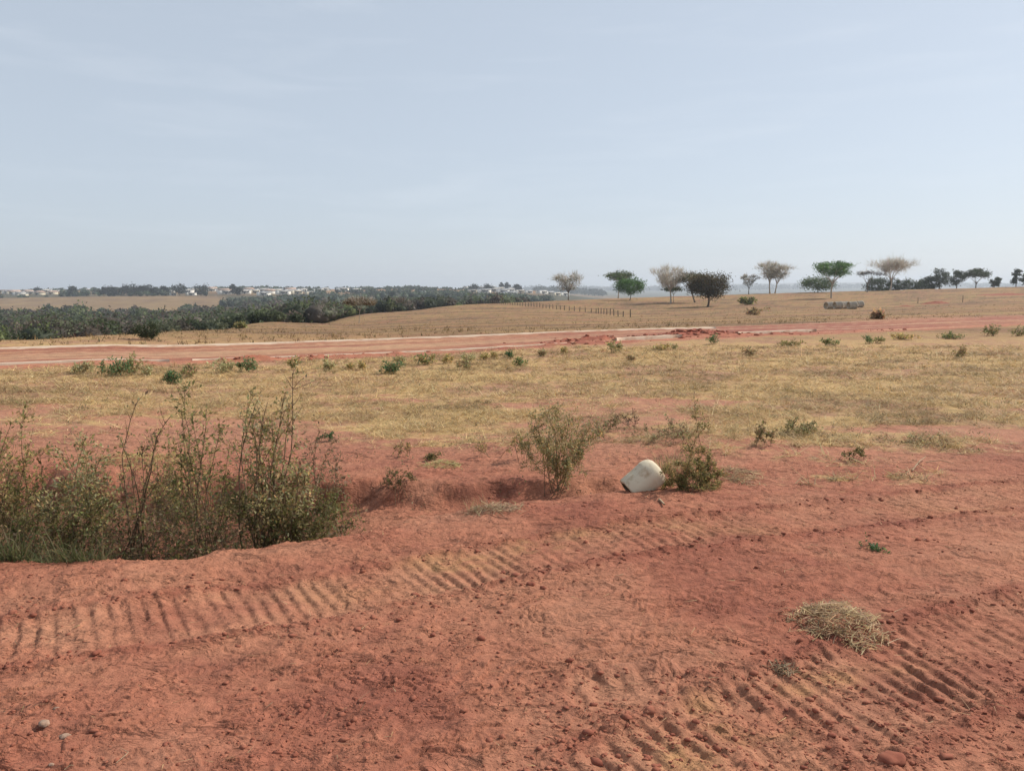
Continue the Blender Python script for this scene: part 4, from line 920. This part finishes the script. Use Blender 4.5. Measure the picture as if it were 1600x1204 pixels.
shrub('bushy_weed', 'brownish low weed between the fan shaped weed and the dark stalks', (940, 672), None, (60, 30), 10, 7, .3, 8, .02, LV_BN + LV_GY, 127, spread=.08)
shrub('tall_weed', 'dark upright weed on the right, taller than the weeds beside it', (1195, 698), None, (34, 48), 6, 8, .24, 9, .02, LV_DK + LV_BN, 128, low=.2)
shrub('bushy_weed', 'low dark weed patch right of the dark upright weed', (1252, 680), None, (70, 26), 12, 7, .3, 8, .02, LV_DK + LV_GY, 129, spread=.1)
shrub('bushy_weed', 'single small dark weed at the edge of the dry grass on the right', (1338, 720), None, (22, 24), 6, 7, .3, 8, .017, LV_DK, 130)
shrub('bushy_weed', 'tiny bright green sprig alone on the red track', (1369, 858), None, (26, 12), 7, 3, .4, 4, .02, [(.08, .15, .05), (.12, .18, .07)], 131, wid=.3)
shrub('bushy_weed', 'thin upright sprig on bare soil, left of the small thin weed', (748, 706), None, (24, 34), 4, 6, .3, 6, .016, LV, 132)
shrub('bushy_weed', 'low dark weed on bare soil right of the brownish weeds', (682, 708), None, (26, 16), 6, 5, .3, 7, .017, LV_DK, 133)
shrub('bushy_weed', 'brownish weed on bare soil, upper one of two left of the dark weed', (628, 702), None, (30, 30), 5, 6, .3, 6, .017, LV_BN + LV, 134)
shrub('bushy_weed', 'brownish weed on the ditch bank, lower one of two', (620, 742), None, (44, 34), 8, 7, .3, 8, .018, LV_BN + LV_DK, 135)
shrub('bushy_weed', 'small green weed among the dry grass right of the tallest shrub', (512, 678), None, (22, 22), 6, 6, .3, 8, .017, LV_GR, 136)
shrub('bushy_weed', 'grey brown weed patch on the field edge at far right of the upright weed', (1420, 690), None, (90, 14), 12, 6, .3, 6, .02, LV_GY + LV_BN, 137, spread=.16)

# weeds standing along the near edge of the road
EDGE = [(131, 584, 36, 18, LV_GY, 'pale grey green weed, leftmost along the road edge'), (180, 587, 44, 26, LV_GR, 'dense blue green weed at the left road edge'), (208, 583, 34, 27, LV_DK + LV_GY, 'dark weed with pale seed heads touching the dense blue green weed'),
 (231, 583, 16, 11, LV_GY, 'small grey weed right of the dark seeding weed'), (268, 593, 30, 22, LV_GR, 'dark green weed standing nearest at the left road edge'), (294, 583, 26, 15, LV_YL + LV_BN, 'dry yellowish weed right of the dark green near weed'),
 (346, 576, 44, 19, LV_GY, 'broad grey weed above the tall ditch shrubs'), (386, 575, 28, 21, LV_GR, 'round green weed touching the broad grey weed'), (459, 571, 24, 19, LV + LV_GR, 'round weed behind the top of the tallest ditch shrub'), (513, 572, 22, 17, LV_GY, 'grey green weed left of two small twin weeds'),
 (549, 570, 12, 11, LV, 'left one of two small twin weeds at the road edge'), (565, 571, 14, 12, LV, 'right one of two small twin weeds at the road edge'), (611, 577, 34, 20, LV_GR, 'bright green broad weed in the middle of the road edge'), (626, 563, 20, 14, LV_GY, 'grey weed just behind the bright green broad weed'),
 (664, 563, 36, 16, LV_GR + LV, 'wide green weed close to the kerb right of the bright green weed'), (697, 562, 22, 14, LV, 'small weed between the wide green weed and its right neighbours'), (726, 572, 26, 15, LV_BN + LV_GY, 'brownish weed standing in front of the kerb weeds in the centre'), (732, 560, 24, 13, LV_GY, 'grey weed close to the kerb in the centre'),
 (756, 557, 14, 10, LV, 'small green weed, left of two near the kerb centre'), (772, 556, 16, 12, LV, 'small green weed, right of two near the kerb centre'), (796, 556, 20, 13, LV_GR, 'small round green weed at the end of the long kerb weeds'), (811, 569, 22, 14, LV_YL + LV_GR, 'yellow green weed in the field in front of the spoil ridge'),
 (846, 554, 20, 10, LV_GY + LV_BN, 'low grey brown weed in front of the spoil ridge'), (882, 551, 12, 10, LV, 'tiny weed in front of the spoil ridge, left of the round green one'), (959, 550, 24, 20, LV_GR + LV, 'round green weed at the left end of the short kerb piece'), (990, 563, 16, 8, LV_BN, 'brown tuft in the dry field below the short kerb piece'),
 (1033, 546, 28, 9, LV, 'low wide weed in front of the short kerb piece'), (1052, 545, 12, 9, LV_GY, 'small grey weed left of the red soil heap'), (1115, 538, 20, 16, LV_GR, 'green weed standing in front of the red soil heap'), (1171, 556, 24, 12, LV_BN, 'brown weed in the field right of the red soil heap'),
 (1236, 540, 40, 8, LV_DK, 'low dark weed patch right of the last kerb piece'), (1298, 539, 28, 10, LV_GR + LV_DK, 'low green weed patch in front of the right road'), (1357, 537, 18, 15, LV_GR, 'dark green upright weed in front of the right road'), (1373, 536, 20, 11, LV_YL, 'pale weed touching the dark green upright weed'),
 (1412, 531, 42, 9, LV, 'low spreading weed left of the right hand bushes'), (1488, 529, 44, 9, LV_GR + LV_DK, 'low spreading weed just left of the two right hand bushes'), (1547, 525, 36, 16, LV_GR + LV_DK, 'dense green bush at the right road edge, left of the last one'), (1592, 525, 30, 16, LV_GR + LV_DK, 'dense green bush cut by the right edge of the picture'),
 (1502, 558, 20, 18, LV_BN + LV_DK, 'brown upright weed alone in the dry field on the right'), (1382, 500, 0, 0, None, '')]
for k, (px, py, w, h, lf, lab) in enumerate(EDGE):
    if lf is None: continue
    shrub('roadside_weed', lab, (px, py), None, (w * 1.1, h * 1.2), max(7, int(w * .5)), 5, .38, 4.2, .046, [tuple(v * 1.5 for v in c) for c in lf] + [(.34, .25, .12)], 300 + k, spread=w * .0018, low=.12, group='weeds along the near edge of the dirt road', cat='weed', wid=.34)
for k, (px, py, w, h, lf, lab) in enumerate([(1168, 476, 24, 11, LV_YL + LV_DK, 'rounded olive bush alone on the hillside right of the dark tree'), (1180, 492, 46, 12, LV_BN, 'reddish brown weed patch below the rounded olive bush'), (1372, 498, 20, 11, LV_BN, 'reddish brown weed right below the concrete pipes'), (375, 513, 20, 8, LV_DK, 'dark low bush on the left slope near the crest')]):
    shrub('hillside_bush', lab, (px, py), None, (w, h), 12, 5, .35, 5, .0024 * (200 if py < 480 else 80), [tuple(v * 1.5 for v in c) for c in lf], 360 + k, flat=False, ymin=34, spread=.06, low=.1, group='bushes on the hillside', cat='bush', wid=.5)

# ------------------------------------------------------------------ dry grass
def field_grass():
    rng = np.random.default_rng(21); mb = MB()
    N = 85000
    Y = np.exp(rng.uniform(math.log(5.8), math.log(21), N)); X = Y * rng.uniform(-.82, .82, N)
    px, py = proj(X, Y, 0 * X); q = road_q(X, Y)
    g, road = cover(X, Y, px, q)
    dens = g * np.clip(.55 + 1.2 * fbm(X * .9, Y * 1.4, 91, 3), .05, 1)
    k = (rng.random(N) < dens) & (q < -.9)
    X, Y = X[k], Y[k]; n = len(X)
    nb = 7; tx = np.repeat(X, nb); ty = np.repeat(Y, nb); m = ty / F
    N2 = n * nb; r = rng.normal(0, .05, N2); a = rng.uniform(0, 2 * math.pi, N2)
    tx = tx + np.cos(a) * r; ty = ty + np.sin(a) * r; z = terrain(tx, ty)
    el = np.abs(rng.normal(.24, .32, N2)); D = unit(np.stack([np.cos(a), np.sin(a), el], 1))
    c0 = pick(rng, [(.66, .475, .225), (.60, .42, .19), (.48, .335, .165), (.72, .55, .29), (.40, .275, .155)], N2, .2)
    tone = (1 - .36 * sstep(-.2, .30, fbm(tx * .5, ty * .9, 92, 3)))[:, None] * np.repeat(rng.uniform(.7, 1.2, n), nb)[:, None]
    c0 = c0 * tone
    L = rng.uniform(.05, .16, N2) * np.repeat(rng.gamma(3, .33, n), nb)
    mb.blades(np.stack([tx, ty, z + rng.uniform(0, .02, N2)], 1), D, L, np.maximum(.006, .75 * m) * rng.uniform(.7, 1.3, N2), c0, rng)
    tag(link('dry_grass', mb.mesh('dry_grass', M_STRAW)), 'flattened straw coloured dry grass covering the field', 'dry grass', kind='stuff')
    # grey green regrowth creeping between the straw
    wb = MB(); N = 3000; Y = np.exp(rng.uniform(math.log(5.9), math.log(19), N)); X = Y * rng.uniform(-.82, .82, N)
    px, py = proj(X, Y, 0 * X); q = road_q(X, Y); g, road = cover(X, Y, px, q)
    k = (rng.random(N) < np.clip(.22 + 1.8 * fbm(X * .6, Y * .9, 96, 3), 0, 1) * np.clip(.15 + g, 0, 1)) & (q < -.8) & ~((px < 560) & (Y < 6.8)); X, Y = X[k], Y[k]; n = len(X); nb = 16
    hs = np.repeat(rng.gamma(2.5, .022, n) + .02, nb); a = rng.uniform(0, 6.28, n * nb); r = np.sqrt(rng.random(n * nb)) * hs * 1.3
    X = np.repeat(X, nb) + np.cos(a) * r; Y = np.repeat(Y, nb) + np.sin(a) * r; Z = terrain(X, Y) + rng.random(n * nb) * hs; m = Y / F
    kk = np.repeat(rng.integers(0, 5, n), nb); base = np.array([(.17, .17, .085), (.20, .17, .09), (.13, .14, .06), (.24, .17, .09), (.15, .10, .06)])[kk]
    wb.leaves(np.stack([X, Y, Z], 1), unit(rng.normal(size=(n * nb, 3)) + [0, 0, .4]), np.maximum(.022, 1.9 * m) * rng.uniform(.6, 1.4, n * nb), .4, base * rng.uniform(.7, 1.3, (n * nb, 1)), rng)
    tag(link('low_weeds', wb.mesh('low_weeds', M_LEAF)), 'small grey green weeds creeping between the dry grass', 'weeds', kind='stuff')
field_grass()
def hill_grass():
    rng = np.random.default_rng(22); mb = MB(); N = 26000
    Y = np.exp(rng.uniform(math.log(20), math.log(240), N)); X = Y * rng.uniform(-.8, .85, N)
    px, py = proj(X, Y, 0 * X); q = road_q(X, Y); g, road = cover(X, Y, px, q); z = terrain(X, Y)
    edge = np.exp(-((q - ROADW - 2.5) / 1.5) ** 2)
    cl = fbm(X * .12, Y * .2, 95, 3)
    k = (q > ROADW + .9) & (z > -3.6 - .004 * Y) & (rng.random(N) < np.clip(.35 + 1.3 * cl + .1 * edge, .04, 1) * (.35 + .65 * g))
    X, Y, z, q = X[k], Y[k], z[k], q[k]; n = len(X); nb = 6
    tx = np.repeat(X, nb); ty = np.repeat(Y, nb); tzz = np.repeat(z, nb); m = ty / F; N2 = n * nb
    hs = np.repeat(rng.gamma(2.2, .045, n) + .04, nb) * (.75 + .25 * np.repeat(np.exp(-((q - ROADW - 2.5) / 1.5) ** 2), nb))
    a = rng.uniform(0, 2 * math.pi, N2); r = rng.normal(0, 1, N2) * hs * .5
    tx += np.cos(a) * r; ty += np.sin(a) * r
    D = unit(np.stack([np.cos(a) * .5, np.sin(a) * .5, np.abs(rng.normal(.7, .3, N2))], 1))
    kind = np.repeat(rng.choice(4, n, p=[.52, .26, .12, .10]), nb)
    base = np.array([(.31, .21, .095), (.20, .135, .07), (.10, .095, .042), (.16, .085, .05)])[kind]
    mb.blades(np.stack([tx, ty, tzz - .02], 1), D, hs * rng.uniform(.7, 1.2, N2), np.maximum(.03, .5 * m) * rng.uniform(.6, 1.2, N2), base * rng.uniform(.75, 1.25, (N2, 1)), rng)
    tag(link('pasture_grass', mb.mesh('pasture_grass', M_STRAW)), 'dry tufted pasture grass on the hillside', 'dry grass', kind='stuff')
hill_grass()

def straw_heap(name, label, base, w, d, h, n, ln, seed, cols, group=None):
    rng = np.random.default_rng(seed); bx, by = [float(v) for v in unproj(*base)]; b = np.array([bx, by, tz(bx, by)])
    r = np.sqrt(rng.random(n)) ; a = rng.uniform(0, 2 * math.pi, n)
    rr = (1 + .12 * np.sin(3 * a + seed) + .12 * np.sin(7 * a)) * np.where(rng.random(n) < .07, 1.35, 1)
    X = bx + np.cos(a) * r * rr * w / 2; Y = by + np.sin(a) * r * rr * d / 2
    Z = terrain(X, Y) + h * np.clip(1 - r ** 2, 0, 1) * rng.random(n) + .004
    dirv = rng.uniform(0, 2 * math.pi, n); D = unit(np.stack([np.cos(dirv), np.sin(dirv), rng.normal(.02, .16, n)], 1))
    L = rng.uniform(.4, 1.15, n) * ln; P0 = np.stack([X, Y, Z], 1) - D * L[:, None] * .5
    P0[:, 2] = np.maximum(P0[:, 2], terrain(P0[:, 0], P0[:, 1]) + .003)
    mb = MB(); mb.blades(P0 - b, D, L, rng.uniform(.0028, .006, n), pick(rng, cols, n, .22), rng, .12)
    return tag(link(name, mb.mesh(name, M_STRAW), loc=b), label, 'straw', group)
SC1 = [(.44, .295, .145), (.53, .375, .20), (.33, .215, .11), (.22, .14, .08)]
straw_heap('straw_heap', 'heap of dry straw lying on the red track at right', (1310, 975), .40, .44, .08, 1000, .10, 401, SC1)
straw_heap('straw_tuft', 'small dark straw wisp below the straw heap', (1224, 1046), .10, .09, .025, 70, .08, 402, [(.16, .10, .06), (.25, .18, .10)])
straw_heap('straw_tuft', 'flat pale straw patch right of the low dark shrub', (1155, 742), .36, .55, .03, 420, .16, 403, SC1)
straw_heap('straw_tuft', 'withered tuft of dry grass lying in the ditch left of the fan shaped weed', (768, 794), .42, .28, .06, 330, .15, 404, [(.34, .24, .14), (.44, .33, .19), (.24, .16, .10)])
grass_clump('grass_tuft', 'upright dry blades growing at the left of the withered tuft', (748, 792), 40, 40, 70, SC1, 405, bw=.003)
straw_heap('straw_tuft', 'yellow green dry tuft on bare soil left of the small weeds', (690, 717), .36, .3, .05, 240, .12, 406, [(.34, .32, .12), (.45, .38, .16)])
straw_heap('straw_tuft', 'yellowed grass patch between the forked stem and the tall shrub', (236, 716), .9, .7, .06, 700, .14, 407, [(.46, .38, .14), (.38, .30, .12)])
grass_clump('grass_tuft', 'dry grass standing behind the pale concrete piece', (1052, 735), 60, 50, 260, SC1 + LV_GY, 408, bw=.003)

# ------------------------------------------------------------------ pale concrete piece (end of a pipe) half buried at the bank
def concrete_piece():
    n = 36; bx, by = unproj(983, 764); b = np.array([float(bx), float(by), 0]); b[2] = tz(b[0], b[1])
    ax = unit(np.array([.62, .14, .46])); sx = unit(np.cross(ax, [0, 0, 1])); up = np.cross(sx, ax)
    prof = [(.0, .094), (.0, .112), (.01, .116), (.10, .119), (.195, .121), (.203, .124), (.212, .124), (.25, .121), (.282, .108), (.303, .080), (.312, .04), (.314, .0)]
    th = np.arange(n) * 2 * math.pi / n; rng = np.random.default_rng(9)
    def ring(t, r, j):
        w = 1 + .03 * np.sin(3 * th + t * 9) + .02 * np.sin(7 * th + 3 * t) + .012 * np.sin(13 * th + 40 * t)
        chip = 0.012 * np.clip(np.sin(5 * th + 1) - .7, 0, 1) * (t < .02)
        o = np.array([0, 0, -.012])
        return o + ax * (t + chip)[:, None] + (np.cos(th) * r * w)[:, None] * sx + (np.sin(th) * r * w)[:, None] * up
    def skin(prof):
        R = [ring(np.full(n, t), r, k) for k, (t, r) in enumerate(prof)]; V = np.concatenate(R); k = len(R)
        i = np.arange(k - 1)[:, None] * n; j = np.arange(n)[None, :]; j2 = (j + 1) % n
        return V, np.stack([i + j, i + j2, i + n + j2, i + n + j], -1).reshape(-1, 4)
    root = empty('concrete_pipe_end', b)
    V, Q = skin(prof); link('shell', mesh_np('shell', V, [Q], M_CONC, None, True), root)
    V, Q = skin([(.0, .088), (.08, .086), (.16, .084), (.16, .0)]); link('hollow', mesh_np('hollow', V, [Q[:, ::-1]], M_CONCD, None, True), root)
    tag(root, 'pale cream concrete pipe end lying half buried beside the dark shrub', 'concrete pipe')
concrete_piece()

# ------------------------------------------------------------------ stones, sticks, clods
I1, I2, I3 = ico(1), ico(2), ico(3)
def stone(px, py, size, label, seed, mat=M_STONE, flat=.6, cat='stone'):
    rng = np.random.default_rng(seed); bx, by = [float(v) for v in unproj(px, py)]; r = size * by / F * .5
    V, T = I3; o = rng.uniform(0, 50, 3)
    k = 1 + .32 * perlin(V[:, 0] * 1.3 + o[0], V[:, 1] * 1.3 + V[:, 2] + o[1], seed) + .12 * perlin(V[:, 0] * 4 + o[1], V[:, 2] * 4 + V[:, 1] * 2 + o[2], seed + 1)
    P_ = V * k[:, None] * np.array([1.25, .9, flat]) * r; P_[:, 2] += r * flat * .45
    ob = link('stone', mesh_np('stone', P_, [T], mat, None, False), loc=(bx, by, tz(bx, by))); ob.rotation_euler.z = rng.uniform(0, 6)
    tag(ob, label, cat, 'loose stones on the red track')
for k, (px, py, s, lab) in enumerate([(69, 1134, 17, 'pale flat stone near the bottom left corner'), (101, 1149, 15, 'brown stone right of the pale flat stone, bottom left'), (88, 1106, 9, 'small stone above the pale flat stone, bottom left'), (80, 1195, 8, 'tiny pale stone at the very bottom left'),
    (151, 1022, 12, 'dark lump in the left wheel track'), (553, 1038, 10, 'small stone on the open track left of the centre'), (398, 1063, 9, 'stone on the open track below the left wheel track'), (829, 907, 12, 'rounded stone on the edge of the wheel track in the centre'),
    (572, 1158, 12, 'stone near the bottom edge left of the centre'), (461, 1170, 9, 'small stone near the bottom edge, left of its larger neighbour'), (1087, 1128, 11, 'stone beside the small curved wheel mark'), (1093, 1146, 9, 'small stone below the one beside the curved wheel mark')]):
    stone(px, py, s, lab, 500 + k, M_STONE if k in (0, 2, 3, 1) else M_CLOD)
stone(1392, 1190, 38, 'large dark lump of earth near the bottom edge at right', 530, M_CLOD, .5, 'clod')
def stick(pts, r, label):
    X, Y = unproj([p[0] for p in pts], [p[1] for p in pts]); Z = terrain(X, Y) + np.array([p[2] for p in pts]); P_ = np.stack([X, Y, Z], 1); b = P_[0].copy()
    mb = MB(); mb.tube(P_ - b, r, r * .6, 5); tag(link('stick', mb.mesh('stick', M_STICK), loc=b), label, 'stick')
stick([(1425, 738, .01), (1436, 729, .03), (1446, 721, .05)], .006, 'pale bent stick on the red track at right, leaning up')
stick([(1446, 726, .015), (1470, 724, .03), (1490, 725, .01)], .004, 'thin horizontal twig right of the pale bent stick')
stick([(1030, 783, .01), (1038, 793, .02)], .011, 'short pale chip of wood below the pale concrete piece')
stick([(182, 1192, .005), (196, 1184, .012), (201, 1177, .012), (188, 1169, .006)], .0016, 'thin curled twig near the bottom left corner')
stick([(101, 1204, .005), (110, 1201, .012), (116, 1199, .006)], .0016, 'short straw bit at the bottom left edge')
stick([(478, 748, .02), (492, 742, .05), (498, 738, .06)], .008, 'pale broken stick beside the reddish brown shrub')
def clods():
    rng = np.random.default_rng(31); mb = MB()
    def put(X, Y, R, base):
        V, T = base
        Z = terrain(X, Y); n = len(X)
        for x, y, z, r in zip(X, Y, Z, R):
            P_ = V * (rng.uniform(.65, 1.25, (len(V), 1)) * r) * np.array([rng.uniform(.8, 1.4), rng.uniform(.8, 1.3), rng.uniform(.35, .65)])
            P_ = P_ + rng.normal(0, .18 * r, P_.shape); mb.add(P_ + np.array([x, y, z + r * .05]), None, T)
    for pl, hw, *_ in TRACKS[:2]:
        L = np.concatenate([[0], np.cumsum(np.hypot(*np.diff(pl, axis=0).T))]); n = 700
        t = rng.uniform(0, L[-1], n); x = np.interp(t, L, pl[:, 0]); y = np.interp(t, L, pl[:, 1])
        d = np.stack([np.interp(t + .05, L, pl[:, 0]) - x, np.interp(t + .05, L, pl[:, 1]) - y], 1); d = unit(d)
        w = rng.choice([-1, 1], n, p=[.6, .4]) * hw * rng.normal(1.1, .16, n); x = x - d[:, 1] * w; y = y + d[:, 0] * w
        k = (y > 1.5) & (y < 9) & (np.abs(x / y) < .85); put(x[k], y[k], rng.gamma(1.8, .0032, k.sum()) + .002, I1)
    n = 12500; pys = 745 + 490 * rng.random(n) ** .8; pxs = rng.uniform(-100, 1700, n); X, Y = unproj(pxs, pys)
    hot = np.zeros(n)
    for pl, hw, *_ in TRACKS:
        u, w = along(pl, X, Y); hot = np.maximum(hot, np.exp(-((np.abs(w) - hw * 1.1) / .12) ** 2))
    k = rng.random(n) < np.clip(.22 + 1.5 * fbm(X * .9, Y * .9, 33, 3) + .7 * hot, .05, 1); k &= ~((pxs < 545) & (pys < 888))
    X, Y = X[k], Y[k]; n = len(X); R = (rng.gamma(1.3, .0022, n) + .0016) * (1 + .12 * (Y - 2.5)); V, T = I1; nv = len(V)
    P_ = V[None] * rng.uniform(.6, 1.3, (n, nv, 1)) * R[:, None, None] * np.stack([rng.uniform(.8, 1.6, n), rng.uniform(.8, 1.3, n), rng.uniform(.35, .75, n)], 1)[:, None, :]
    P_ += np.stack([X, Y, terrain(X, Y) + R * .12], 1)[:, None, :]
    mb.add(P_.reshape(-1, 3), None, (T[None] + (np.arange(n) * nv)[:, None, None]).reshape(-1, 3))
    n = 500; u = rng.uniform(0, 30, n); qq = rng.normal(-.5, .35, n); X = _kn[0][0] + RD[0] * u + RN[0] * qq; Y = _kn[0][1] + RD[1] * u + RN[1] * qq
    k = rng.random(n) < np.clip(.3 + 2 * fbm(u * .25, u * 0 + 3, 63, 2), .05, 1); put(X[k], Y[k], rng.gamma(2, .013, k.sum()) + .01, I1)
    n = 420; u = rng.normal(MOUND_U - 1.2, 2.2, n); qq = rng.normal(MOUND_Q, .55, n); X = _kn[0][0] + RD[0] * u + RN[0] * qq; Y = _kn[0][1] + RD[1] * u + RN[1] * qq
    put(X, Y, rng.gamma(2, .018, n) + .015, I1)
    tag(link('soil_clods', mb.mesh('soil_clods', M_CLOD)), 'crumbs and clods of red soil scattered over the track and road edge', 'soil clods', kind='stuff')
clods()
def straw_bits():
    rng = np.random.default_rng(41); n = 5200; pys = 640 + 560 * rng.random(n) ** 2.2 ; pxs = rng.uniform(-50, 1650, n); X, Y = unproj(pxs, pys)
    k = (rng.random(n) < np.clip(.25 + (Y - 3.5) * .16, .05, 1)) & ~((pxs < 560) & (pys < 890)); X, Y = X[k], Y[k]; n = len(X)
    a = rng.uniform(0, 6.28, n); D = unit(np.stack([np.cos(a), np.sin(a), rng.normal(.08, .1, n)], 1)); mb = MB()
    mb.blades(np.stack([X, Y, terrain(X, Y) + .006], 1), D, rng.uniform(.02, .09, n), rng.uniform(.002, .004, n), pick(rng, SC1 + [(.25, .15, .09)], n, .2), rng)
    tag(link('straw_bits', mb.mesh('straw_bits', M_STRAW)), 'loose bits of straw scattered on the red soil', 'straw', kind='stuff')
straw_bits()

# ------------------------------------------------------------------ air
def haze():
    x, y0, y1, z0, z1 = 12500, -70, 7700, -60, 95
    V = np.array([(a, b, c) for a in (-x, x) for b in (y0, y1) for c in (z0, z1)], float)
    Q = np.array([[0, 1, 3, 2], [4, 6, 7, 5], [0, 4, 5, 1], [2, 3, 7, 6], [0, 2, 6, 4], [1, 5, 7, 3]])
    m, t = new_mat('haze_air'); out = t.nodes.new('ShaderNodeOutputMaterial'); v = t.nodes.new('ShaderNodeVolumePrincipled')
    v.inputs['Color'].default_value = (.86, .92, 1.0, 1); v.inputs['Density'].default_value = .00022; v.inputs['Anisotropy'].default_value = .2
    t.links.new(v.outputs[0], out.inputs['Volume'])
    tag(link('haze', mesh_np('haze', V, [Q], m)), 'thin pale haze in the air', 'haze', kind='stuff')
haze()
